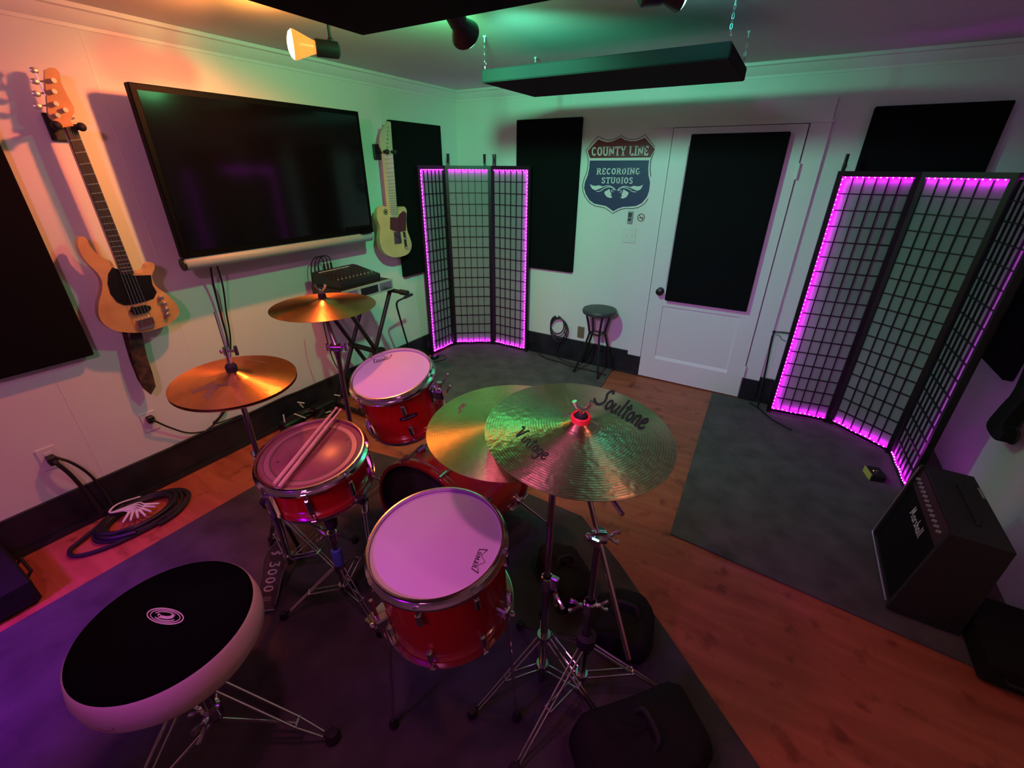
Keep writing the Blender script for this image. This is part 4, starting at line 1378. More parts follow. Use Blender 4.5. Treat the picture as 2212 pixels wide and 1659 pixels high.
# ================================================================== RIGHT SIDE
def amp():
    x0, x1, y0, y1, z0, z1 = 3.715, 3.965, -1.93, -1.40, 0.025, 0.495
    t = thing('guitar_amplifier', 'black combo guitar amplifier with silver piping on the right rug', 'guitar amplifier', ((x0 + x1) / 2, (y0 + y1) / 2, 0.01))
    tx = 0.055   # top of the face leans back
    b = MB()
    A = [(x0 + 0.02, z0), (x1, z0), (x1, z1), (x0 + tx + 0.02, z1)]
    b.prism([(x, y0, z) for x, z in A], [(x, y1, z) for x, z in A]); b.build('cabinet', 'tolex', t)
    fx = lambda z, o=0.0: x0 + 0.02 + tx * (z - z0) / (z1 - z0) - o
    for (ya, yb) in ((y0, y0 + 0.02), (y1 - 0.02, y1)):
        b = MB()
        b.prism([(fx(z0, 0.016), ya, z0), (fx(z0), ya, z0), (fx(z1), ya, z1), (fx(z1, 0.016), ya, z1)], [(fx(z0, 0.016), yb, z0), (fx(z0), yb, z0), (fx(z1), yb, z1), (fx(z1, 0.016), yb, z1)])
        b.build('front_lip', 'tolex', t)
    zg = z1 - 0.105
    b = MB(); b.prism([(fx(z0 + 0.02, 0.004), y0 + 0.02, z0 + 0.02), (fx(z0 + 0.02), y0 + 0.02, z0 + 0.02), (fx(zg), y0 + 0.02, zg), (fx(zg, 0.004), y0 + 0.02, zg)],
                      [(fx(z0 + 0.02, 0.004), y1 - 0.02, z0 + 0.02), (fx(z0 + 0.02), y1 - 0.02, z0 + 0.02), (fx(zg), y1 - 0.02, zg), (fx(zg, 0.004), y1 - 0.02, zg)])
    g = b.build('grille_cloth', 'grille', t)
    b = MB()
    e = 0.007
    b.tube([(fx(z1 - 0.01, e + 0.012), y1 - 0.012, z1 - 0.01), (fx(z0 + 0.015, e + 0.012), y1 - 0.012, z0 + 0.015), (fx(z0 + 0.015, e + 0.012), y0 + 0.03, z0 + 0.015)], 0.0045, 8)
    p_ = b.build('piping', 'silver', t); p_['label'] = 'silver grey piping'
    b = MB(); b.prism([(fx(zg, 0.006), y0 + 0.02, zg), (fx(zg), y0 + 0.02, zg), (fx(z1 - 0.01), y0 + 0.02, z1 - 0.01), (fx(z1 - 0.01, 0.006), y0 + 0.02, z1 - 0.01)],
                      [(fx(zg, 0.006), y1 - 0.02, zg), (fx(zg), y1 - 0.02, zg), (fx(z1 - 0.01), y1 - 0.02, z1 - 0.01), (fx(z1 - 0.01, 0.006), y1 - 0.02, z1 - 0.01)])
    cp = b.build('control_panel', 'ampred', t)
    zk = (zg + z1) / 2
    for k in range(12):
        y = y1 - 0.06 - 0.036 * k
        b = MB(); b.cyl((fx(zk, 0.006), y, zk), (fx(zk, 0.020), y, zk + 0.001), 0.0075, 0.006, n=10); b.build('knob', 'greyplas', cp)
    b = MB()
    zl0, zl1 = zg - 0.075, zg - 0.018
    script_text(b, 'Marshall', lambda u, v: Vector((fx(zl0 + v * 0.05, 0.0065), y1 - 0.17 - u * 0.19, zl0 + v * 0.05)), 0.13)
    b.build('logo', 'white', g)
    b = MB()
    b.tube([(x0 + 0.17, y0 + 0.12, z1), (x0 + 0.17, y0 + 0.13, z1 + 0.012), (x0 + 0.17, y1 - 0.13, z1 + 0.012), (x0 + 0.17, y1 - 0.12, z1)], 0.008, 8); b.build('handle', 'rubber', t)
    b = MB()
    for x in (x0 + 0.05, x1 - 0.03):
        for y in (y0 + 0.04, y1 - 0.04):
            b.cyl((x, y, 0.0105), (x, y, z0), 0.016, n=10)
    b.build('foot', 'rubber', t)
    b = MB(); b.box((x1 - 0.012, y1 - 0.18, z1 - 0.0005), (x1 - 0.004, y1 - 0.10, z1 + 0.002)); b.build('rear_label', 'greyplas', t)


amp()

# footswitch with yellow edge
p = atz(1885, 1030, 0.01)
t = thing('footswitch', 'small black footswitch with yellow edge and red light on the right rug', 'footswitch', (p.x, p.y, 0.01))
mx = Matrix.Translation(Vector((p.x, p.y, 0.0105))) @ Matrix.Rotation(0.25, 4, 'Z')
b = MB(); b.box((-0.035, -0.055, 0), (0.045, 0.055, 0.045), mx, bev=0.004); b.build('housing', 'plastic', t)
b = MB(); b.box((-0.040, -0.05, 0.003), (-0.035, 0.05, 0.044), mx); b.build('yellow_edge', 'yellow', t)
b = MB(); b.cyl(mx @ Vector((0.005, -0.01, 0.045)), mx @ Vector((0.005, -0.01, 0.056)), 0.009, n=12); b.build('button', 'dchrome', t)
b = MB(); b.ball(mx @ Vector((-0.01, 0.0, 0.046)), 0.003, 8); b.build('indicator', 'redled', t)

# slim stand behind the left edge of the large screen
b = MB()
A_ = [aty(1706, 720, -0.16), aty(1690, 718, -0.16), aty(1672, 717, -0.16), aty(1668, 728, -0.16), aty(1656, 790, -0.165)]
b.tube([*A_, Vector((3.085, -0.17, 0.018))], 0.007, 8)
b.ball(A_[2], 0.012)
b.tube([aty(1675, 722, -0.165), aty(1686, 727, -0.17), aty(1688, 733, -0.17), aty(1698, 737, -0.17)], 0.0025, 6, sub=4)
b.tube([Vector((3.02, -0.12, 0.018)), Vector((3.085, -0.17, 0.018)), Vector((3.20, -0.33, 0.018)), Vector((3.33, -0.42, 0.018))], 0.007, 8)
tag(b.build('instrument_stand', 'black', origin=(3.085, -0.17, 0.01)), 'slim black instrument stand beside the left edge of the large folding screen', 'stand')

# gig bag on right wall
t = thing('gig_bag', 'black gig bag hanging on the right wall above the amplifier', 'gig bag', (RX - 0.06, -1.0, 0.36))
ol = [atx(a, c, RX - 0.05) for a, c in [(2158, 918), (2163, 940), (2176, 955), (2188, 956), (2198, 938), (2196, 922), (2230, 880), (2290, 820), (2330, 700), (2270, 740), (2220, 845), (2190, 880)]]
b = MB(); extr(b, ol, 0.048, 3); b.build('bag_body', 'bag', t)
b = MB(); b.tube([Vector((RX - 0.045, q.y, q.z)) for q in smooth_pts(ol, 3, True)], 0.006, 6, closed=True); b.build('piping', 'rubber', t)

# dark case near the right edge of the floor
t = thing('pedal_case', 'low black case on the rug at the right edge in front of the amplifier', 'case', (4.085, -1.93, 0.01))
b = MB(); b.box((3.98, -2.12, 0.0105), (4.19, -1.75, 0.13), bev=0.012); b.build('shell', 'bag', t)
b = MB(); b.tube([(4.04, -2.122, 0.07), (4.04, -2.145, 0.075), (4.13, -2.145, 0.075), (4.13, -2.122, 0.07)], 0.007, 8); b.build('handle', 'rubber', t)


# ================================================================== CEILING FIXTURES
def cloud(name, lo, hi, label, chains, m):
    t = thing(name, label, 'acoustic panel', ((lo[0] + hi[0]) / 2, (lo[1] + hi[1]) / 2, lo[2]))
    b = MB(); b.box(lo, hi, bev=0.006); b.build('panel', m, t)
    for (x, y) in chains:
        b = MB()
        z = hi[2] + 0.004
        n = int((H - 0.02 - z - 0.03) / 0.017)
        b.tube([(x, y, hi[2] - 0.002), (x, y, z + 0.012), (x + 0.007, y, z + 0.022), (x, y, z + 0.032), (x - 0.006, y, z + 0.024)], 0.0022, 6, sub=4)
        z += 0.034
        k = 0
        while z < H - 0.03:
            r = 0.0045
            pts = []
            for i in range(10):
                a = 2 * PI * i / 10
                u = r * math.cos(a); w = 0.011 * math.sin(a)
                pts.append((x + (u if k % 2 else 0), y + (0 if k % 2 else u), z + w))
            b.tube(pts, 0.0015, 5, closed=True)
            z += 0.0165
            k += 1
        b.build('hanging_chain', 'chrome', t)
        b = MB(); b.lathe([(0.0, H - 0.002), (0.010, H - 0.002), (0.008, H - 0.008), (0.003, H - 0.012), (0.003, H - 0.03), (0, H - 0.03)], Matrix.Translation(Vector((x, y, 0))), 12); b.build('ceiling_hook', 'white', t)
    return t


cloud('ceiling_cloud_panel', (1.31, -1.495, 2.19), (2.575, -0.875, 2.252), 'black acoustic cloud panel hanging on chains in front of the door', [(1.325, -1.478), (2.555, -1.465), (2.555, -0.90), (1.325, -0.90)], 'cloudfab')
cloud('ceiling_cloud_panel', (1.49, -3.14, 2.19), (2.74, -2.505, 2.255), 'black acoustic cloud panel overhead at the top edge, above the drum kit', [(1.52, -2.53), (2.71, -2.53), (1.52, -3.11), (2.71, -3.11)], 'foam')


def spotlamp(label, bulb, back, mount, m):
    bulb = Vector(bulb); back = Vector(back); mount = Vector(mount)
    d = (bulb - back).normalized()
    t = thing('ceiling_spotlight', label, 'spotlight', mount)
    b = MB(); b.lathe([(0, 0), (0.06, 0), (0.06, -0.012), (0.02, -0.022), (0, -0.022)], Matrix.Translation(mount), 24); b.build('canopy', 'black', t)
    L = (bulb - back).length
    b = MB(); b.lathe([(0, 0), (0.026, 0.0), (0.034, 0.008), (0.035, L * 0.52), (0.030, L * 0.53), (0.030, 0.02), (0, 0.02)], frame(back, d), 24)
    b.build('lamp_holder', 'black', t)
    j = back + d * 0.035
    b = MB(); b.tube([mount - Vector((0, 0, 0.015)), Vector((mount.x, mount.y, (mount.z + j.z) / 2)), Vector((j.x, j.y, j.z + 0.036))], 0.007, 8); b.ball((j.x, j.y, j.z + 0.034), 0.014)
    b.build('swivel_arm', 'black', t)
    b = MB(); b.lathe([(0.020, L * 0.45), (0.028, L * 0.58), (0.050, L * 0.86), (0.058, L * 0.97), (0.057, L)], frame(back, d), 28)
    k = b.build('reflector_bulb', 'amberglass' if m == 'bulb' else 'black', t)
    b = MB(); b.lathe([(0.057, L), (0.046, L + 0.012), (0.023, L + 0.020), (0, L + 0.022)], frame(back, d), 28)
    b.build('glowing_face', m, k)
    return t


OB = atz(632, 96, 2.262)
od = Vector((-0.52, -0.80, 0.02)).normalized()
spotlamp('lit orange spotlight on the ceiling above the television', OB, OB - od * 0.20, (OB.x + 0.10, OB.y + 0.13, H), 'bulb')
GB = atz(986, 40, 2.275)
gd = Vector((-0.15, 0.85, -0.40)).normalized()
spotlamp('black spotlight casting green light, seen from behind at the top centre', GB + gd * 0.085, GB - gd * 0.06, (GB.x + 0.02, GB.y - 0.09, H), 'gbulb')
TB = atz(1424, -14, 2.325)
td = Vector((0.75, 0.62, 0.12)).normalized()
spotlamp('black spotlight casting teal light at the top edge right of centre', TB + td * 0.075, TB - td * 0.07, (TB.x - 0.03, TB.y - 0.07, H), 'tbulb')


# ================================================================== DRUMS
HOOP_PROF = lambda r, h: [(r - 0.004, h * 0.15), (r - 0.004, h), (r + 0.001, h), (r + 0.003, h * 0.8), (r + 0.001, h * 0.6), (r + 0.001, h * 0.35), (r + 0.012, h * 0.2), (r + 0.013, 0), (r + 0.009, 0), (r + 0.008, h * 0.12), (r - 0.004, h * 0.15)]


def drum(name, label, c, n, r, depth, nl, m_head, badge=None, a_off=0.0, snare=False, lug='dchrome'):
    """top rim centre c, axis n, head radius r; local z = axis, origin at the top"""
    n = Vector(n).normalized()
    mx = frame(c, n)
    base = Vector(c) - n * depth
    t = thing(name, label, 'drum', base)
    hh = 0.030
    sr = r - 0.006
    b = MB(); b.lathe([(sr - 0.006, -depth + 0.012), (sr, -depth + 0.012), (sr, -0.012), (sr - 0.006, -0.012)], mx, 64); sh = b.build('shell', 'red', t)
    b = MB(); b.lathe([(0, -0.008), (r - 0.010, -0.008), (r - 0.0055, -0.011), (r - 0.0045, -0.016)], mx, 64); hd = b.build('drumhead', m_head, t)
    b = MB(); b.lathe(HOOP_PROF(r, hh), mx @ Matrix.Translation(Vector((0, 0, -0.026))), 64); b.build('top_hoop', 'chrome', t)
    b = MB(); b.lathe([(0, -depth + 0.010), (r - 0.01, -depth + 0.010), (r - 0.004, -depth + 0.018)], mx, 48); b.build('bottom_head', 'head', t)
    b = MB(); b.lathe(HOOP_PROF(r, hh), mx @ Matrix.Translation(Vector((0, 0, -depth + 0.026))) @ Matrix.Rotation(PI, 4, 'X'), 64); b.build('bottom_hoop', 'chrome', t)
    for k in range(nl):
        a = a_off + 2 * PI * k / nl
        ca, sa = math.cos(a), math.sin(a)
        T = mx @ Matrix(((ca, -sa, 0, 0), (sa, ca, 0, 0), (0, 0, 1, 0), (0, 0, 0, 1)))
        b = MB()
        if snare:
            b.box((sr - 0.003, -0.009, -0.72 * depth), (sr + 0.018, 0.009, -0.28 * depth), T, bev=0.005)
        for (za, zb_) in ((-0.018, -0.055 if not snare else -0.32 * depth), (-depth + 0.018, -depth + (0.055 if not snare else 0.32 * depth))):
            if not snare:
                b = MB()
                zc = -0.075 if za > -0.1 else -depth + 0.075
                b.box((sr - 0.003, -0.009, zc - 0.026), (sr + 0.018, 0.009, zc + 0.026), T, bev=0.005)
            b.cyl(T @ Vector((r + 0.007, 0, za)), T @ Vector((r + 0.007, 0, zb_)), 0.0032, n=8)
            b.cyl(T @ Vector((r + 0.007, 0, za + (0.004 if za > -0.1 else -0.004))), T @ Vector((r + 0.007, 0, za - (0.004 if za > -0.1 else -0.004))), 0.0055, n=8)
            zt = za
            b.box((r - 0.001, -0.010, zt - 0.006), (r + 0.014, 0.010, zt + 0.003), T, bev=0.002)
            if not snare:
                b.build('tension_lug', 'chrome', t)
        if snare:
            b.build('tension_lug', 'chrome', t)
    return t, mx, hd, sh


def plane_fn(c, n, off):
    n = Vector(n).normalized()
    c2 = Vector(c) + n * off
    return lambda x, y: atplane(x, y, c2, n)


def crown_logo(t, fn, O, ux, uy, s, m='ink'):
    """small crown mark with the four letters below it; O pixel origin, ux / uy pixel axes"""
    g = lambda u, v: fn(O[0] + ux[0] * u + uy[0] * v, O[1] + ux[1] * u + uy[1] * v)
    b = MB()
    ribbon(b, [(-0.02, 0), (1.02, 0), ], 0.05, g, 0)
    ribbon(b, [(0, 0), (-0.12, 0.62)], 0.05, g, 0)
    ribbon(b, [(1, 0), (1.12, 0.62)], 0.05, g, 0)
    ribbon(b, [(-0.12, 0.62), (0.24, 0.34), (0.5, 0.80), (0.76, 0.34), (1.12, 0.62)], 0.05, g, 0)
    slab_text(b, 'REMO', lambda u, v: g(0.08 + u * 0.84, 0.04 + v * 0.26), w=0.16, spacing=0.06, slabs=False)
    return b.build('head_logo', m, t)


# --- floor tom
FC, FN = (2.274, -3.201, 0.796), (-0.002, -0.117, 1)
ft, fmx, fhd, fsh = drum('floor_tom', 'large red floor tom with white head at the front of the kit', FC, FN, 0.199, 0.338, 8, 'head', a_off=0.42, lug='chrome')
crown_logo(fhd, plane_fn(FC, FN, -0.0075), (1019, 1228), (16, -41), (26, 9), 1)
for k, a in enumerate((0.05, 2.2, 4.3)):
    ca, sa = math.cos(a), math.sin(a)
    T = fmx @ Matrix(((ca, -sa, 0, 0), (sa, ca, 0, 0), (0, 0, 1, 0), (0, 0, 0, 1)))
    top = T @ Vector((0.222, 0, -0.10)); mid = T @ Vector((0.222, 0, -0.36))
    dirn = (mid - top).normalized()
    foot = Vector((mid.x, mid.y, 0.022)) + Vector(((mid - Vector(FC)).x, (mid - Vector(FC)).y, 0)).normalized() * 0.03
    b = MB(); b.tube([top, mid, foot], 0.0055, 10); l = b.build('leg', 'chrome', ft)
    b = MB(); b.lathe([(0, -0.012), (0.016, -0.012), (0.017, 0.0), (0.010, 0.03), (0, 0.03)], Matrix.Translation(foot), 14); b.build('rubber_foot', 'rubber', l)
    b = MB(); b.box((0.190, -0.015, -0.23), (0.232, 0.015, -0.19), T, bev=0.005); b.ball(T @ Vector((0.242, 0, -0.21)), 0.011, 10); b.build('leg_bracket', 'chrome', ft)
b = MB()
T = fmx
q = plane_fn((FC[0], FC[1], 0), (0, 0, 1), 0)
ba = math.atan2(-3.201 + 3.5, 1)


def badge(parent, mx, ang, r, z, w, h, mark=True):
    b = MB()
    pts, pts2 = [], []
    for i in range(20):
        a = 2 * PI * i / 20
        th = ang + w / 2 / r * (1 if abs(math.cos(a)) < 2 else 0) * math.copysign(abs(math.cos(a)) ** 0.6, math.cos(a))
        zz = z + h / 2 * math.copysign(abs(math.sin(a)) ** 0.7, math.sin(a))
        pts.append(mx @ Vector(((r + 0.003) * math.cos(th), (r + 0.003) * math.sin(th), zz)))
        pts2.append(mx @ Vector(((r) * math.cos(th), (r) * math.sin(th), zz)))
    b.prism(pts, pts2)
    o = b.build('badge', 'plastic', parent)
    b = MB()
    for k in range(-3, 4):
        th = ang + k * w / 9 / r
        for s in (-1, 1):
            th2 = th + s * 0.006
            b.prism([mx @ Vector(((r + 0.0036) * math.cos(th2 + dx), (r + 0.0036) * math.sin(th2 + dx), z + dz)) for dx, dz in ((-0.004, -h * 0.22), (0.004, -h * 0.22), (0.004, h * 0.22), (-0.004, h * 0.22))],
                    [mx @ Vector(((r + 0.003) * math.cos(th2 + dx), (r + 0.003) * math.sin(th2 + dx), z + dz)) for dx, dz in ((-0.004, -h * 0.22), (0.004, -h * 0.22), (0.004, h * 0.22), (-0.004, h * 0.22))])
    b.build('badge_mark', 'greyplas', o)


def ang_to(mx, world):
    v = mx.inverted() @ Vector(world)
    return math.atan2(v.y, v.x)


# --- rack tom
TC, TN = (1.655, -2.726, 0.994), (0.023, -0.273, 1)
tt, tmx, thd, tsh = drum('rack_tom', 'red rack tom with white head tilted behind the snare', TC, TN, 0.171, 0.268, 6, 'head', a_off=0.30, lug='chrome')
crown_logo(thd, plane_fn(TC, TN, -0.0075), (809, 784), (32, -9), (3, -14), 1)
ta = ang_to(tmx, atplane(882, 898, Vector(TC) + Vector((0.12, -0.12, -0.12)), Vector((0.7, -0.7, 0))))
badge(tsh, tmx, ta, 0.165, -0.125, 0.075, 0.020)
# bracket and post holding the tom above the bass drum
T = tmx @ Matrix.Rotation(ang_to(tmx, (2.2, -2.55, 0.9)), 4, 'Z')
b = MB(); b.box((0.163, -0.028, -0.13), (0.178, 0.028, -0.05), T, bev=0.005); b.box((0.178, -0.022, -0.115), (0.225, 0.022, -0.065), T, bev=0.006)
hb_ = b.build('mount_bracket', 'chrome', tt)
b = MB()
for dy, dz in ((-0.034, -0.06), (0.034, -0.06), (0.03, -0.12)):
    b.tube([T @ Vector((0.21, dy * 0.6, dz)), T @ Vector((0.225, dy, dz + 0.02)), T @ Vector((0.235, dy * 1.4, dz + 0.035))], 0.004, 8)
    b.ball(T @ Vector((0.235, dy * 1.4, dz + 0.035)), 0.007, 8)
b.build('wing_bolt', 'chrome', hb_)
pa = T @ Vector((0.205, 0, -0.09))
b = MB(); b.cyl(pa + Vector((0, 0, 0.05)), Vector((pa.x, pa.y, 0.30 + 0.27)), 0.0125, n=14); b.build('post', 'chrome', tt)

# --- bass drum
BC = Vector((1.80, -2.76, 0.30))
t = thing('bass_drum', 'red bass drum with dark batter head on the rug behind the floor tom', 'drum', (1.80, -2.50, 0.01))
mxb = Matrix(((1, 0, 0, BC.x), (0, 0, 1, BC.y), (0, 1, 0, BC.z), (0, 0, 0, 1)))   # local z -> +y
b = MB(); b.lathe([(0.268, 0.02), (0.274, 0.02), (0.274, 0.47), (0.268, 0.47)], mxb, 72); b.build('shell', 'red', t)
for (z0_, z1_) in ((-0.008, 0.034), (0.455, 0.498)):
    b = MB(); b.lathe([(0.272, z0_), (0.288, z0_), (0.290, z0_ + 0.003), (0.290, z1_ - 0.003), (0.288, z1_), (0.276, z1_), (0.272, z0_)], mxb, 72); b.build('hoop', 'redhoop', t)
b = MB(); b.lathe([(0.272, 0.001), (0.262, 0.010), (0.225, 0.010), (0.225, 0.012)], mxb, 72); hr = b.build('head_ring', 'rubber', t)
b = MB(); b.lathe([(0, 0.012), (0.228, 0.012)], mxb, 72); b.build('batter_head', 'bhead', t)
b = MB(); b.lathe([(0, 0.482), (0.272, 0.482)], mxb, 72); b.build('front_head', 'plastic', t)
for k in range(8):
    for (zh, sg) in ((-0.008, 1), (0.498, -1)):
        a = PI / 8 + 2 * PI * k / 8
        ca, sa = math.cos(a), math.sin(a)
        T = mxb @ Matrix(((ca, -sa, 0, 0), (sa, ca, 0, 0), (0, 0, 1, 0), (0, 0, 0, 1)))
        b = MB()
        b.tube([T @ Vector((0.284, 0, zh - sg * 0.005)), T @ Vector((0.297, 0, zh + sg * 0.002)), T @ Vector((0.298, 0, zh + sg * 0.05))], 0.006, 8)
        b.cyl(T @ Vector((0.294, 0, zh + sg * 0.03)), T @ Vector((0.294, 0, zh + sg * 0.13)), 0.004, n=8)
        b.box((0.272, -0.010, min(zh + sg * 0.10, zh + sg * 0.16)), (0.300, 0.010, max(zh + sg * 0.10, zh + sg * 0.16)), T, bev=0.006)
        b.build('claw_hook', 'chrome', t)
for sx in (-1, 1):
    a = Vector((BC.x + sx * 0.262, -2.36, 0.22)); f = Vector((BC.x + sx * 0.40, -2.24, 0.018))
    b = MB(); b.cyl(a - (f - a) * 0.25, f, 0.006, n=10); s_ = b.build('spur', 'chrome', t)
    b = MB(); b.ball(f + Vector((0, 0, 0.008)), 0.014, 10); b.build('rubber_tip', 'rubber', s_)
    b = MB(); b.lathe([(0.026, -0.012), (0.026, 0.024), (0.02, 0.03), (0, 0.03)], frame(a, (sx, 0, -0.2)), 18); b.build('spur_bracket', 'chrome', t)

# --- snare
SCN, SN = (1.64, -3.141, 0.836), (0.057, -0.132, 1)
st, smx, shd, ssh = drum('snare_drum', 'shallow red snare drum with a worn head carrying two drumsticks', SCN, SN, 0.188, 0.170, 8, 'shead', a_off=0.35, snare=True, lug='chrome')
# sound control ring of the snare head
b = MB(); b.lathe([(0.137, -0.0072), (0.143, -0.0068), (0.143, -0.0078)], smx, 64); b.lathe([(0.160, -0.0072), (0.163, -0.0068), (0.163, -0.0078)], smx, 64); b.build('head_ring', 'dink', shd)
rg = MB(); rg.lathe([(0.143, -0.0076), (0.160, -0.0076)], smx, 64); rg.build('muffle_ring', mat('hazy_muffle_ring', (0.38, 0.18, 0.15), 0.3), shd)
b = MB()
for (px_, py_, r_) in [(590, 950, 0.010), (662, 935, 0.006), (750, 950, 0.006), (600, 998, 0.006)]:
    c_ = atplane(px_, py_, Vector(SCN) - Vector(SN).normalized() * 0.0072, Vector(SN).normalized())
    b.lathe([(0, 0.0), (r_, 0.0)], frame(c_, SN), 12)
b.build('wear_mark', mat('dark_wear_mark', (0.12, 0.06, 0.055), 0.6), shd)
# strainer on the camera side
sa_ = ang_to(smx, (1.80, -3.40, 0.8))
T = smx @ Matrix.Rotation(sa_ - 0.55, 4, 'Z')
b = MB(); b.box((0.180, -0.017, -0.150), (0.205, 0.017, -0.035), T, bev=0.006); b.cyl(T @ Vector((0.2, 0, -0.035)), T @ Vector((0.2, 0, -0.015)), 0.007, n=10)
b.tube([T @ Vector((0.208, 0.0, -0.06)), T @ Vector((0.216, 0.004, -0.04)), T @ Vector((0.214, 0.008, -0.03))], 0.003, 8)
b.build('strainer', 'dchrome', st)

# --- drumsticks lying on the snare
def stick(a, c, label):
    a = Vector(a); c = Vector(c)
    d = (c - a)
    L = d.length
    mx = frame(a, d)
    o_ = thing('drumstick', label, 'drumstick', a, group='drumsticks on the snare drum')
    b = MB(); b.lathe([(0, 0), (0.0065, 0.001), (0.0078, 0.006), (0.0078, L * 0.62), (0.0072, L * 0.74), (0.0040, L - 0.026), (0.0036, L - 0.016)], mx, 18)
    b.build('shaft', 'stick', o_)
    b = MB(); b.lathe([(0.0036, L - 0.017), (0.0056, L - 0.010), (0.0052, L - 0.004), (0, L)], mx, 14); b.build('tip', 'stick', o_)


nS = Vector(SN).normalized()
hS = Vector(SCN) + nS * 0.012
a1 = atplane(592, 1047, hS, nS); c1_ = atplane(728, 880, hS + nS * 0.012, nS)
a2 = atplane(602.5, 1053, hS, nS); c2_ = atplane(736, 885, hS + nS * 0.012, nS)


def fixlen(a, c, L=0.415):
    return a, a + (c - a).normalized() * L


stick(*fixlen(a1, c1_), 'upper left drumstick of the pair lying across the snare drum')
stick(*fixlen(a2, c2_), 'lower right drumstick of the pair lying across the snare drum')


# ================================================================== CYMBALS
def cym_h(rr, R, bell, lift):
    """height of the cymbal surface under its crown; 0 at rim"""
    rb = bell
    if rr < rb:
        return lift + 0.016 * (1 - (rr / rb) ** 2) ** 1.3 + 0.003
    u = (rr - rb) / (R - rb)
    return lift * (1 - u ** 1.25) + 0.003 * math.exp(-u * 30)


def cymbal(name, label, c, n, R, m, lift=0.016, bell=None, under=False):
    bell = bell or R * 0.23
    q = Vector(n).normalized().to_track_quat('Z', 'Y')
    t = thing(name, label, 'cymbal', c, local=True, rot=q)
    b = MB()
    rs = [0.006] + [bell * i / 8 for i in range(1, 9)] + [bell + (R - bell) * i / 26 for i in range(1, 27)]
    prof = [(r_, cym_h(r_, R, bell, lift)) for r_ in rs] + [(R, -0.0012)] + [(r_, cym_h(r_, R, bell, lift) - 0.0014) for r_ in reversed(rs)]
    b.lathe(prof, None, 96)
    pl = b.build('cymbal_plate', m, t, ang=60)
    inv = (Matrix.Translation(Vector(c)) @ q.to_matrix().to_4x4()).inverted()
    nn = Vector(n).normalized()

    def fn(x, y):
        d = ray(x, y)
        # iterate the ray on to the curved surface
        h = lift * 0.5
        for _ in range(6):
            p = atplane(x, y, Vector(c) + nn * h, nn)
            lp = inv @ p
            h = cym_h(math.hypot(lp.x, lp.y), R, bell, lift)
        return Vector((lp.x, lp.y, h + 0.0006))
    return t, pl, fn


RC, RN = Vector((2.594, -2.954, 1.135)), Vector((0.069, -0.053, 1))
rt, rp, rfn = cymbal('ride_cymbal', 'large hammered bronze ride cymbal with script lettering, nearest on the right', RC, RN, 0.254, 'cym_ride', lift=0.024, bell=0.050)
C9 = lambda x, y: (900 + x / 3.687, 780 + y / 3.687)
b = MB()
script_text(b, 'Soultone', quadmap(C9(1510, 215), C9(1905, 420), C9(1425, 335), C9(1800, 545), rfn), 0.155)
ribbon(b, [C9(1480, 350), C9(1640, 440), C9(1745, 512)], 0.7, rfn)
b.build('lettering', 'ink', rp)
b = MB()
script_text(b, 'Vintage', quadmap(C9(852, 520), C9(1095, 715), C9(775, 590), C9(1015, 790), rfn), 0.13)
b.build('lettering', 'ink', rp)

LC, LN = Vector((2.378, -2.953, 1.083)), Vector((-0.001, -0.058, 1))
lt_, lp_, lfn = cymbal('crash_cymbal', 'plain bronze crash cymbal tucked under the left of the large ride cymbal', LC, LN, 0.248, 'cym_low', lift=0.018)
b = MB()
ribbon(b, [C9(332, 412), C9(352, 392), C9(345, 372), C9(372, 350), C9(380, 340)], 3.2, lfn)
ribbon(b, [C9(365, 370), C9(380, 352), C9(395, 348)], 3.0, lfn)
ribbon(b, [C9(325, 385), C9(345, 362), C9(368, 338)], 1.2, lfn)
b.build('maker_mark', 'dink', lp_)

KC, KN = Vector((1.213, -2.669, 1.199)), Vector((0.013, -0.005, 1))
kt_, kp_, kfn = cymbal('crash_cymbal', 'bright orange lit crash cymbal below the television beside the mixer', KC, KN, 0.229, 'cym_crash', lift=0.020)

HC, HN = Vector((1.309, -3.170, 1.056)), Vector((0.065, -0.016, 1))
ht_, hp_, hfn = cymbal('hi_hat_cymbal', 'top hi-hat cymbal with a large dark letter, left of the snare', HC, HN, 0.210, 'cym_hat', lift=0.018, bell=0.052)
C4 = lambda x, y: (320 + x / 3.95, 560 + y / 3.95)
b = MB()
ribbon(b, [C4(370, 1136), C4(470, 1100), C4(570, 1052)], 7, hfn)
ribbon(b, [C4(455, 1108), C4(560, 1082), C4(695, 1064)], 6, hfn)
ribbon(b, [C4(580, 1075), C4(530, 1130), C4(488, 1188)], 14, hfn)
b.build('lettering', 'dink', hp_)
b = MB()
ribbon(b, [C4(835, 852), C4(870, 862), C4(930, 872), C4(1000, 885)], 2.2, hfn)
b.build('small_print', 'dink', hp_)
ht2, hp2, _ = cymbal('hi_hat_cymbal', 'bottom hi-hat cymbal just below the lettered top cymbal', HC - HN.normalized() * 0.012, -HN, 0.210, 'cym_hat', lift=0.014, bell=0.05)


# ================================================================== STANDS
def wingnut(b, p, up, s=1.0, side=Vector((1, 0, 0))):
    p = Vector(p); up = Vector(up).normalized()
    sd = (side - up * side.dot(up)).normalized()
    b.cyl(p, p + up * 0.012 * s, 0.007 * s, n=10)
    for k in (-1, 1):
        q = p + up * 0.008 * s
        b.tube([q, q + sd * k * 0.014 * s + up * 0.012 * s, q + sd * k * 0.020 * s + up * 0.026 * s], [0.005 * s, 0.0045 * s, 0.006 * s], 8)


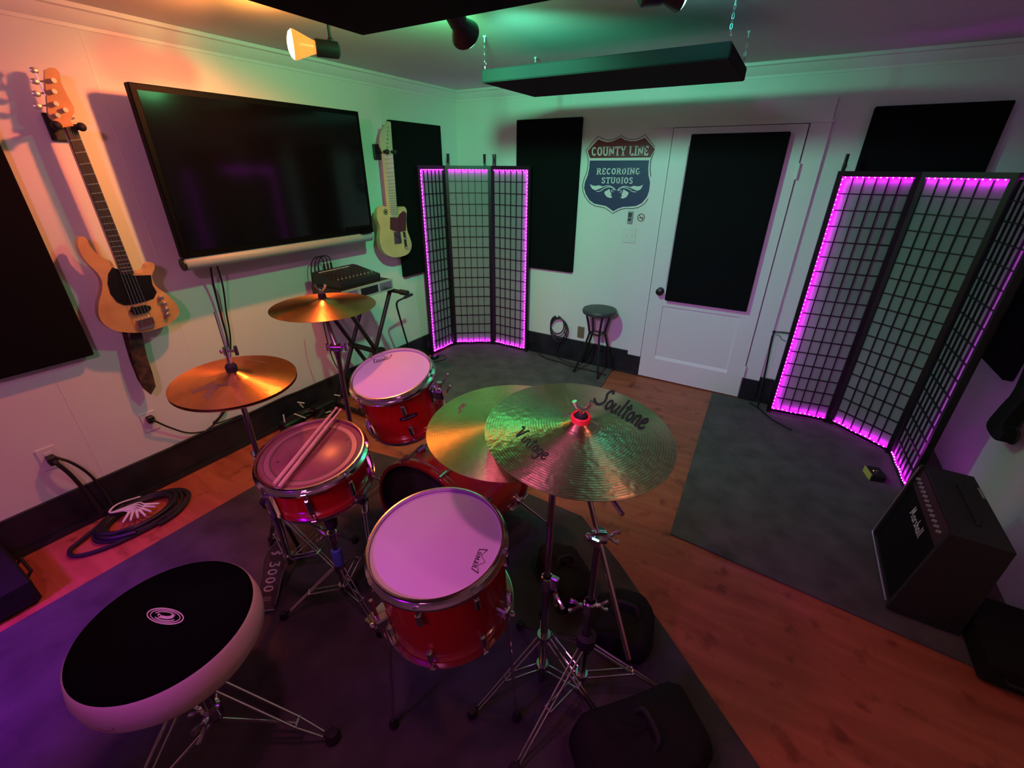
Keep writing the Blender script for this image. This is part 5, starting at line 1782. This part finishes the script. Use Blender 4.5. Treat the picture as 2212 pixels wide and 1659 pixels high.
def tripod(t, x, y, zhub, R, angs, zc=0.34, name='leg'):
    for a in angs:
        r = math.radians(a)
        d = Vector((math.cos(r), math.sin(r), 0))
        s = Vector((-d.y, d.x, 0)) * 0.009
        foot = Vector((x, y, 0.024)) + d * R
        hub = Vector((x, y, zc)) + d * 0.022
        low = Vector((x, y, zhub)) + d * 0.022
        b = MB()
        mid = hub.lerp(foot, 0.52)
        for k in (-1, 1):
            b.tube([hub + s * k, foot + s * k * 0.6], 0.0038, 8)
            b.tube([low + s * k * 1.3, mid + s * k * 1.3], 0.0034, 8)
        b.cyl(mid - s * 1.6, mid + s * 1.6, 0.004, n=8)
        l = b.build(name, 'chrome', t)
        b = MB(); b.lathe([(0, -0.013), (0.015, -0.013), (0.019, 0.0), (0.014, 0.022), (0, 0.026)], Matrix.Translation(foot + d * 0.008), 14); b.build('rubber_foot', 'rubber', l)
    b = MB()
    b.cyl((x, y, zc - 0.02), (x, y, zc + 0.02), 0.024, n=18)
    b.build('leg_collar', 'dchrome', t)
    b = MB()
    b.cyl((x, y, zhub - 0.015), (x, y, zhub + 0.015), 0.022, n=18)
    b.build('leg_collar', 'dchrome', t)


def topper(t, c, n, sleeve=None, wing=True):
    n = Vector(n).normalized()
    c = Vector(c) + n * 0.045
    b = MB(); b.lathe([(0, -0.012), (0.017, -0.012), (0.018, 0.004), (0.015, 0.016), (0, 0.016)], frame(c, n), 20); b.build('felt', 'rubber', t)
    if sleeve:
        b = MB(); b.lathe([(0.0185, -0.022), (0.0265, -0.022), (0.0265, 0.010), (0.0235, 0.013), (0.0185, 0.010)], frame(c, n), 32); s_ = b.build('sleeve', sleeve, t); s_['label'] = 'bright red plastic sleeve'
    b = MB(); b.cyl(c, c + n * 0.030, 0.004, n=8); wingnut(b, c + n * 0.016, n, 1.15, CR); b.build('wing_nut', 'chrome', t)


# ride stand: straight column with a boom whose tail sticks out on both sides
t = thing('cymbal_boom_stand', 'chrome boom stand under the large ride cymbal at the front right', 'cymbal stand', (2.66, -3.02, 0))
bx, by = 2.655, -3.015
jt = atz(1293, 1160, 0.80)
bx, by = jt.x, jt.y
b = MB(); b.cyl((bx, by, 0.03), (bx, by, 0.50), 0.0145, n=18); b.build('lower_tube', 'dchrome', t)
b = MB(); b.cyl((bx, by, 0.50), (bx, by, jt.z - 0.01), 0.0105, n=18); b.build('upper_tube', 'dchrome', t)
b = MB(); b.lathe([(0.017, -0.03), (0.021, -0.028), (0.022, 0.02), (0.017, 0.026)], Matrix.Translation(Vector((bx, by, 0.50))), 24)
side = CR.copy(); side.z = 0; side.normalize()
b.tube([(bx + side.x * 0.02, by + side.y * 0.02, 0.50), (bx + side.x * 0.035, by + side.y * 0.035, 0.50)], 0.007, 8)
wingnut(b, Vector((bx, by, 0.50)) - side * 0.024, -side, 1.25, Vector((0, 0, 1)))
wingnut(b, Vector((bx, by, 0.50)) + side * 0.024, side, 1.0, Vector((0, 0, 1)))
b.build('height_clamp', 'chrome', t)
uc = RC - RN.normalized() * 0.012
# boom from below the cymbal bell down across the joint to the counter end
end = atz(1360, 1425, 0.30)
b = MB()
bm_top = uc + Vector((0.0, -0.005, -0.035))
b.tube([bm_top, jt.copy()], 0.0075, 12); b.build('boom_arm', 'chrome', t)
dd = (Vector(jt) - bm_top).normalized()
tail = atz(1358, 1423, 0.42)
b = MB(); b.tube([jt, tail], 0.0078, 12); b.build('boom_tail', 'chrome', t)
tl = atz(1345, 1112, 1.04)
b = MB(); b.tube([bm_top + Vector((-0.01, 0, 0.01)), tl], 0.0062, 12); b.build('tilter_rod', 'dchrome', t)
b = MB(); b.lathe([(0, -0.022), (0.020, -0.022), (0.020, 0.022), (0, 0.022)], frame(jt, side), 20)
b.box((-0.014, -0.030, -0.016), (0.014, 0.030, 0.016), Matrix.Translation(jt), bev=0.004)
wingnut(b, jt + side * 0.024, side, 1.1, Vector((0, 0, 1))); b.ball(jt - side * 0.03, 0.013, 10)
b.build('boom_joint', 'chrome', t)
tripod(t, bx, by, 0.13, 0.33, (-105, 30, 160), 0.30)
b = MB(); b.lathe([(0.016, -0.03), (0.033, -0.025), (0.034, 0.02), (0.016, 0.03)], Matrix.Translation(Vector((bx, by, 0.335))), 24); b.build('base_clamp', 'rubber', t)
b = MB(); b.cyl(uc + Vector((0, 0, -0.04)), uc + RN.normalized() * 0.05, 0.005, n=10); b.cyl(uc - RN.normalized() * 0.012, uc - RN.normalized() * 0.002 + RN.normalized() * 0.018, 0.013, n=14); b.build('tilter_post', 'dchrome', t)
topper(t, RC - RN.normalized() * 0.004, RN, 'clearred')

# low crash stand
jt2 = atz(1191, 1105, 0.86)
t = thing('cymbal_boom_stand', 'chrome stand with clamps right of the floor tom holding the plain crash cymbal', 'cymbal stand', (jt2.x, jt2.y, 0))
x_, y_ = jt2.x, jt2.y
b = MB(); b.cyl((x_, y_, 0.03), (x_, y_, 0.56), 0.0135, n=18); b.build('lower_tube', 'dchrome', t)
b = MB(); b.cyl((x_, y_, 0.56), (x_, y_, 0.98), 0.010, n=18); b.build('upper_tube', 'dchrome', t)
b = MB(); b.lathe([(0.015, -0.028), (0.02, -0.025), (0.02, 0.025), (0.015, 0.028)], Matrix.Translation(Vector((x_, y_, 0.56))), 20)
b.box((x_ + 0.012, y_ - 0.010, 0.545), (x_ + 0.04, y_ + 0.010, 0.60), bev=0.004)
wingnut(b, (x_ + 0.035, y_ - 0.01, 0.54), (0.5, -0.3, -0.8), 1.3, Vector((0, 0, 1))); b.build('height_clamp', 'chrome', t)
lc = LC - LN.normalized() * 0.01
b = MB(); b.tube([(x_, y_, 0.98), lc + Vector((0, 0, -0.05))], 0.007, 10); b.lathe([(0, -0.02), (0.018, -0.02), (0.018, 0.02), (0, 0.02)], frame((x_, y_, 0.98), side), 18); b.build('boom_arm', 'chrome', t)
b = MB(); b.cyl(lc + Vector((0, 0, -0.06)), lc + LN.normalized() * 0.012, 0.005, n=10); b.build('tilter_post', 'dchrome', t)
tripod(t, x_, y_, 0.12, 0.27, (-125, -5, 115), 0.28)

# upper crash stand beside the keyboard stand
t = thing('cymbal_boom_stand', 'chrome stand behind the rack tom holding the orange lit crash cymbal', 'cymbal stand', (1.25, -2.66, 0))
jx = atz(727, 750, 1.02)
b = MB(); b.cyl((jx.x, jx.y, 0.03), (jx.x, jx.y, 0.55), 0.0145, n=18); b.build('lower_tube', 'dchrome', t)
b = MB(); b.cyl((jx.x, jx.y, 0.55), (jx.x, jx.y, jx.z - 0.06), 0.0115, n=18); b.cyl((jx.x, jx.y, jx.z - 0.06), (jx.x, jx.y, jx.z - 0.015), 0.012, 0.018, n=18); b.build('upper_tube', 'dchrome', t)
kc = KC - KN.normalized() * 0.012
hp_top = kc + Vector((0, 0, -0.045))
b = MB(); b.tube([jx, hp_top], [0.017, 0.011], 14); b.lathe([(0, -0.02), (0.019, -0.02), (0.019, 0.02), (0, 0.02)], frame(hp_top, side), 20); b.build('tilter_arm', 'dchrome', t)
b = MB(); b.lathe([(0, -0.026), (0.018, -0.026), (0.018, 0.026), (0, 0.026)], frame(jx, side), 20)
for k in (-1, 1):
    b.cyl(jx + side * k * 0.026, jx + side * k * 0.042, 0.006, n=10); b.cyl(jx + side * k * 0.042 + Vector((0, 0, -0.016)), jx + side * k * 0.042 + Vector((0, 0, 0.016)), 0.007, n=10)
b.build('wing_screw', 'chrome', t)
b = MB(); b.cyl(hp_top, kc + KN.normalized() * 0.05, 0.005, n=10); b.build('tilter_post', 'dchrome', t)
tripod(t, jx.x, jx.y, 0.12, 0.26, (200, 320, 80), 0.28)
topper(t, KC - KN.normalized() * 0.002, KN)

# hi-hat stand with pedal
t = thing('hi_hat_stand', 'chrome hi-hat stand with lettered footboard left of the snare drum', 'hi-hat stand', (HC.x, HC.y, 0))
hx, hy = HC.x, HC.y
b = MB(); b.cyl((hx, hy, 0.10), (hx, hy, 0.66), 0.0145, n=18); b.build('lower_tube', 'dchrome', t)
b = MB(); b.cyl((hx, hy, 0.66), (hx, hy, HC.z - 0.055), 0.010, n=18); b.build('upper_tube', 'dchrome', t)
b = MB(); b.lathe([(0.016, -0.03), (0.021, -0.026), (0.021, 0.02), (0.014, 0.03)], Matrix.Translation(Vector((hx, hy, 0.68))), 20)
b.tube([(hx - 0.02, hy, 0.69), (hx - 0.035, hy, 0.70), (hx - 0.045, hy, 0.715)], 0.006, 8)
wingnut(b, (hx + 0.02, hy, 0.69), (1, 0, 0.2), 1.0, Vector((0, 0, 1))); b.build('height_clamp', 'chrome', t)
b = MB(); b.lathe([(0, -0.065), (0.020, -0.062), (0.026, -0.045), (0.024, -0.028), (0, -0.028)], Matrix.Translation(HC), 20); b.build('seat_cup', 'dchrome', t)
b = MB(); b.cyl((hx, hy, HC.z - 0.03), (hx, hy, 1.315), 0.0032, n=8); b.build('pull_rod', 'chrome', t)
b = MB()
b.lathe([(0, 0.034), (0.019, 0.034), (0.020, 0.055), (0.014, 0.064), (0, 0.064)], Matrix.Translation(HC), 20); cl = b.build('clutch_felt', 'rubber', t)
b = MB()
b.cyl((hx, hy, HC.z + 0.06), (hx, hy, HC.z + 0.10), 0.007, n=12); b.cyl((hx, hy, HC.z + 0.10), (hx, hy, HC.z + 0.128), 0.011, n=14)
b.cyl(Vector((hx, hy, HC.z + 0.115)), Vector((hx, hy, HC.z + 0.115)) + side * 0.034, 0.006, n=10)
e_ = Vector((hx, hy, HC.z + 0.115)) + side * 0.036
b.cyl(e_ + Vector((0, 0, -0.016)), e_ + Vector((0, 0, 0.018)), 0.0065, n=10); b.ball(Vector((hx, hy, HC.z + 0.112)) - side * 0.016, 0.009, 10)
b.build('clutch', 'chrome', t)
tripod(t, hx, hy, 0.14, 0.30, (165, 75, 20), 0.40)
# footboard towards the throne
heel = atz(572, 1318, 0.025); toe = atz(606, 1172, 0.14)
fd = (toe - heel); FL = fd.length; fd.normalize()
fs = Vector((fd.y, -fd.x, 0)).normalized()
fu = fs.cross(fd).normalized()
outl = [(0.0, 0.040), (0.06, 0.043), (0.22, 0.045), (0.42, 0.043), (0.55, 0.048), (0.72, 0.055), (0.86, 0.050), (0.95, 0.030), (1.0, 0.012)]


def fbp(u, w, h=0.0):
    return heel + fd * (u * FL) + fs * w + fu * h


polyl = [(u, w) for u, w in outl] + [(u, -w) for u, w in reversed(outl)]
b = MB(); b.prism([fbp(u, w, 0.006) for u, w in polyl], [fbp(u, w, 0.0) for u, w in polyl]); fo = b.build('footboard', 'bhead', t)
b = MB(); b.tube([fbp(u, w, 0.007) for u, w in polyl[1:-1]], 0.0022, 6); b.build('board_rim', 'chrome', fo)
b = MB()
slab_text(b, '3000', lambda u, v: fbp(0.70 - u * 0.46, (0.5 - v) * -0.048, 0.0068), w=0.13, spacing=0.12, slabs=False)
ribbon(b, [(0.84, -0.026), (0.80, -0.012), (0.855, 0.0), (0.80, 0.012), (0.845, 0.026)], 0.012, lambda u, w: fbp(u, w, 0.0068), 3)
for k in range(3):
    ribbon(b, [(0.17 - 0.022 * k, -0.018), (0.17 - 0.022 * k, 0.018)], 0.006, lambda u, w: fbp(u, w, 0.0068), 0)
b.build('lettering', 'greyplas', fo)
b = MB(); b.prism([fbp(-0.02, -0.040, 0.004), fbp(0.05, -0.042, 0.006), fbp(0.05, 0.042, 0.006), fbp(-0.02, 0.040, 0.004)], [fbp(-0.02, -0.040, -0.012), fbp(0.05, -0.042, -0.006), fbp(0.05, 0.042, -0.006), fbp(-0.02, 0.040, -0.012)]); b.build('heel_plate', 'chrome', t)
b = MB()
for k in (-1, 1):
    b.tube([fbp(1.0, 0.016 * k, 0.003), fbp(1.06, 0.012 * k, 0.02), Vector((hx, hy, 0.22)) + fs * 0.01 * k], 0.003, 6)
b.build('pull_chain', 'chrome', t)
b = MB()
for k in (-1, 1):
    p1_ = fbp(1.02, 0.06 * k, -0.05)
    b.tube([Vector((hx, hy, 0.33)) + fs * 0.03 * k, p1_, Vector((p1_.x, p1_.y, 0.014))], 0.009, 8)
    b.box((p1_.x - 0.02, p1_.y - 0.02, 0.0105), (p1_.x + 0.02, p1_.y + 0.02, 0.022), bev=0.004)
b.build('pedal_frame', 'black', t)

# snare stand
t = thing('snare_stand', 'chrome snare stand with blue tape under the snare drum', 'snare stand', (1.62, -3.13, 0))
sx_, sy_ = 1.625, -3.125
sb = Vector(SCN) - nS * 0.170
b = MB(); b.cyl((sx_, sy_, 0.05), (sx_, sy_, 0.40), 0.0135, n=16); b.build('lower_tube', 'dchrome', t)
b = MB(); b.cyl((sx_, sy_, 0.40), (sx_, sy_, 0.60), 0.0105, n=16); b.build('upper_tube', 'dchrome', t)
b = MB(); b.lathe([(0.0135, -0.055), (0.020, -0.052), (0.022, 0.0), (0.020, 0.05), (0.0135, 0.055)], Matrix.Translation(Vector((sx_, sy_, 0.27))), 20); tp = b.build('blue_tape', 'blue', t); tp['label'] = 'bright blue tape wrap'
b = MB(); b.lathe([(0.014, -0.02), (0.020, -0.018), (0.020, 0.018), (0.014, 0.02)], Matrix.Translation(Vector((sx_, sy_, 0.40))), 20)
wingnut(b, Vector((sx_, sy_, 0.40)) - side * 0.02, -side, 1.4, Vector((0, 0, 1))); b.tube([Vector((sx_, sy_, 0.40)) + side * 0.02, Vector((sx_, sy_, 0.405)) + side * 0.034 + Vector((0, 0, 0.01))], 0.005, 8)
b.build('height_clamp', 'chrome', t)
for k, a in enumerate((100, 220, 340)):
    r = math.radians(a)
    loc = smx @ Vector((0.203 * math.cos(r), 0.203 * math.sin(r), -0.168))
    up = smx @ Vector((0.206 * math.cos(r), 0.206 * math.sin(r), -0.140))
    b = MB(); b.tube([(sx_, sy_, 0.59), (loc + Vector((sx_, sy_, 0.60))) / 2 + Vector((0, 0, -0.015)), loc], [0.008, 0.007, 0.006], 10); ar = b.build('basket_arm', 'dchrome', t)
    b = MB(); b.tube([loc + (loc - up) * 0.2, up], 0.011, 10); b.build('rubber_claw', 'rubber', ar)
b = MB(); b.lathe([(0, -0.03), (0.020, -0.03), (0.024, 0.0), (0.016, 0.022), (0, 0.022)], Matrix.Translation(atz(714, 1124, 0.60)), 16); b.tube([(sx_, sy_, 0.585), atz(714, 1124, 0.60)], 0.006, 8)
b.build('basket_knob', 'rubber', t)
tripod(t, sx_, sy_, 0.10, 0.25, (232, 350, 112), 0.22)

# bass drum pedal
t = thing('bass_drum_pedal', 'chrome bass drum pedal with yellow heel pad in front of the bass drum', 'drum pedal', (1.81, -2.98, 0.01))
b = MB(); b.prism([(1.772, -3.06, 0.030), (1.848, -3.06, 0.030), (1.840, -2.86, 0.130), (1.780, -2.86, 0.130)], [(1.772, -3.06, 0.023), (1.848, -3.06, 0.023), (1.840, -2.86, 0.123), (1.780, -2.86, 0.123)]); b.build('footboard', 'dchrome', t)
hl = atz(818, 1352, 0.02)
b = MB(); b.box((1.775, -3.165, 0.0105), (1.85, -3.06, 0.026), bev=0.004); hp3 = b.build('heel_plate', 'chrome', t)
b = MB(); b.box((1.785, -3.155, 0.026), (1.84, -3.115, 0.029), bev=0.001); b.build('heel_pad', 'yellow', hp3)
b = MB()
for s in (-1, 1):
    b.tube([(1.81 + s * 0.055, -2.85, 0.015), (1.81 + s * 0.05, -2.85, 0.28)], 0.008, 8)
b.cyl((1.755, -2.85, 0.27), (1.865, -2.85, 0.27), 0.008, n=10); b.box((1.75, -2.89, 0.0105), (1.87, -2.80, 0.020), bev=0.003)
b.build('pedal_frame', 'dchrome', t)
b = MB(); b.cyl((1.81, -2.85, 0.27), (1.81, -2.90, 0.46), 0.004, n=8); b.lathe([(0, -0.02), (0.025, -0.018), (0.025, 0.018), (0, 0.02)], frame((1.81, -2.895, 0.45), (0, 1, 0.2)), 18); b.build('beater', 'rubber', t)


# ================================================================== THRONE
def throne():
    c = Vector((1.719, -3.712, 0.636))
    R = 0.2145
    t = thing('drum_throne', 'round drum throne with black velour top and white vinyl side', 'drum throne', (c.x, c.y, 0))
    mx = Matrix.Translation(c)
    b = MB(); b.lathe([(0, 0.006), (R * 0.6, 0.005), (R - 0.02, 0.002), (R - 0.004, -0.004), (R, -0.009)], mx, 80); tp = b.build('seat_top', 'velour', t)
    b = MB(); b.lathe([(R - 0.001, -0.006), (R + 0.004, -0.012), (R + 0.013, -0.055), (R + 0.010, -0.095), (R - 0.010, -0.126), (R - 0.04, -0.136), (0, -0.136)], mx, 80); sd_ = b.build('seat_side', 'vinylw', t)
    # round logo
    fn = lambda x, y: atplane(x, y, c + Vector((0, 0, 0.0066)), Vector((0, 0, 1)))
    lc_ = fn(357, 1330)
    b = MB()
    el = lambda aa, bb, t0, t1, n: [(357 + aa * math.cos(t) + 0.0 - bb * math.sin(t) * 0.10, 1331 + bb * math.sin(t) + aa * math.cos(t) * 0.11) for t in [t0 + (t1 - t0) * i / n for i in range(n + 1)]]
    ribbon(b, el(39, 16.5, 0, 2 * PI, 28), 2.6, fn, 2)
    ribbon(b, el(32, 13, 0, 2 * PI, 24), 2.0, fn, 2)
    ribbon(b, el(24, 9.5, 0.6, 2.7, 8), 2.6, fn, 2)
    ribbon(b, el(24, 9.5, 3.6, 5.8, 8), 2.2, fn, 2)
    ribbon(b, [(342, 1331), (360, 1334), (372, 1332), (374, 1326)], 6.5, fn, 3)
    ribbon(b, [(342, 1331), (345, 1326)], 6.0, fn, 0)
    b.build('seat_logo', mat('silver_stitching', (0.62, 0.55, 0.58), 0.5), tp)
    # dark stain ring on the white side
    b = MB()
    for k in range(26):
        pass
    an = math.atan2(atz(240, 1570, 0.55).y - c.y, atz(240, 1570, 0.55).x - c.x)
    pts = [mx @ Vector(((R + 0.0125) * math.cos(an + 0.085 * math.cos(a)), (R + 0.0095) * math.sin(an + 0.085 * math.cos(a)), -0.070 + 0.012 * math.sin(a))) for a in [2 * PI * i / 20 for i in range(20)]]
    b.tube(pts, 0.0022, 5, closed=True)
    b.build('side_emblem', mat('tan_emblem', (0.32, 0.18, 0.15), 0.6), sd_)
    b = MB(); b.cyl((c.x, c.y, 0.30), (c.x, c.y, 0.515), 0.014, n=16); b.build('post', 'chrome', t)
    b = MB(); b.box((c.x - 0.06, c.y - 0.05, 0.485), (c.x + 0.06, c.y + 0.05, 0.514), bev=0.006); b.cyl((c.x, c.y, 0.42), (c.x, c.y, 0.49), 0.028, n=18); b.build('seat_bracket', 'black', t)
    b = MB(); b.cyl((c.x, c.y, 0.16), (c.x, c.y, 0.40), 0.018, n=18); b.build('base_tube', 'dchrome', t)
    b = MB(); b.lathe([(0.018, -0.035), (0.034, -0.03), (0.036, 0.025), (0.018, 0.035)], Matrix.Translation(Vector((c.x, c.y, 0.36))), 20); b.build('height_collar', 'black', t)
    b = MB(); b.lathe([(0.018, -0.025), (0.027, -0.02), (0.027, 0.02), (0.018, 0.025)], Matrix.Translation(Vector((c.x, c.y, 0.20))), 20)
    wingnut(b, Vector((c.x, c.y, 0.20)) - side * 0.026, -side, 1.6, Vector((0, 0, 1)))
    wingnut(b, Vector((c.x, c.y, 0.20)) + Vector((0.5, -0.85, 0)) * 0.026, (0.5, -0.85, 0), 1.6, Vector((0, 0, 1)))
    b.build('wing_bolt', 'chrome', t)
    f1 = atz(712, 1592, 0.024)
    d1 = Vector((f1.x - c.x, f1.y - c.y, 0))
    a1_ = math.degrees(math.atan2(d1.y, d1.x))
    for da in (0, 120, 240):
        r = math.radians(a1_ + da)
        d = Vector((math.cos(r), math.sin(r), 0))
        s = Vector((-d.y, d.x, 0)) * 0.016
        foot = Vector((c.x, c.y, 0.026)) + d * d1.length
        hub = Vector((c.x, c.y, 0.365)) + d * 0.03
        low = Vector((c.x, c.y, 0.15)) + d * 0.02
        b = MB()
        m_ = hub.lerp(foot, 0.72)
        for k in (-1, 1):
            b.tube([hub + s * k, m_ + s * k, foot + s * k * 0.35], 0.0048, 8)
        b.tube([low, m_ - Vector((0, 0, 0.006))], 0.0048, 8)
        b.cyl(m_ - s * 1.2, m_ + s * 1.2, 0.005, n=8)
        l = b.build('leg', 'chrome', t)
        b = MB(); b.lathe([(0, -0.015), (0.020, -0.015), (0.026, 0.0), (0.018, 0.026), (0, 0.03)], Matrix.Translation(foot + d * 0.012), 16); b.build('rubber_foot', 'rubber', l)


throne()


# ================================================================== BLACK BAGS UNDER RIDE
def bag(label, c, size, ang, seed, strap=None):
    rnd = random.Random(seed)
    n, m = 28, 14
    vs = []
    mx = Matrix.Translation(Vector(c)) @ Matrix.Rotation(ang, 4, 'Z')
    ph = [rnd.uniform(0, 6) for _ in range(6)]
    for i in range(m + 1):
        p = PI * i / m
        for j in range(n):
            t = 2 * PI * j / n
            e = 0.55
            sgn = lambda v: math.copysign(abs(v) ** e, v)
            w = 1 + 0.05 * math.sin(3 * t + ph[0]) + 0.04 * math.sin(5 * t + ph[1] + 2 * p) + 0.03 * math.sin(7 * p + ph[2] + 2 * t)
            x = sgn(math.sin(p)) * sgn(math.cos(t)) * size[0] / 2 * w
            y = sgn(math.sin(p)) * sgn(math.sin(t)) * size[1] / 2 * w
            z = sgn(math.cos(p)) * size[2] / 2 * (w if math.cos(p) > 0 else 1)
            z = max(z, -size[2] / 2)
            vs.append(mx @ Vector((x, y, z + size[2] / 2)))
    fs = [(i * n + j, (i + 1) * n + j, (i + 1) * n + (j + 1) % n, i * n + (j + 1) % n) for i in range(m) for j in range(n)]
    t_ = thing('gear_bag', label, 'bag', c, group='black gear bags under the ride cymbal')
    b = MB(); b.add(vs, fs); b.build('bag_body', 'bag', t_, ang=60)
    b = MB(); b.tube([mx @ Vector((-size[0] * 0.22, 0, size[2] * 0.98)), mx @ Vector((-size[0] * 0.15, 0.02, size[2] * 1.18)), mx @ Vector((size[0] * 0.15, 0.02, size[2] * 1.18)), mx @ Vector((size[0] * 0.22, 0, size[2] * 0.98))], 0.009, 8, sub=4)
    b.build('handle', 'rubber', t_)


p1b = atz(1230, 1290, 0.02); p2b = atz(1345, 1360, 0.02); p3b = atz(1400, 1560, 0.02)
bag('black nylon gear bag on the rug behind the ride cymbal stand', (p1b.x - 0.05, p1b.y + 0.06, 0.0105), (0.20, 0.32, 0.13), 0.9, 3)
bag('small black gear bag at the rug edge right of the ride cymbal stand', (p2b.x, p2b.y - 0.02, 0.0105), (0.24, 0.26, 0.14), 0.2, 5)
bag('large black gear bag at the bottom edge in front of the ride cymbal stand', (2.93, -3.03, 0.0105), (0.26, 0.44, 0.15), -0.75, 8)

# remove helper properties
for o in bpy.data.objects:
    for k in ('_o', '_loc'):
        if k in o:
            del o[k]
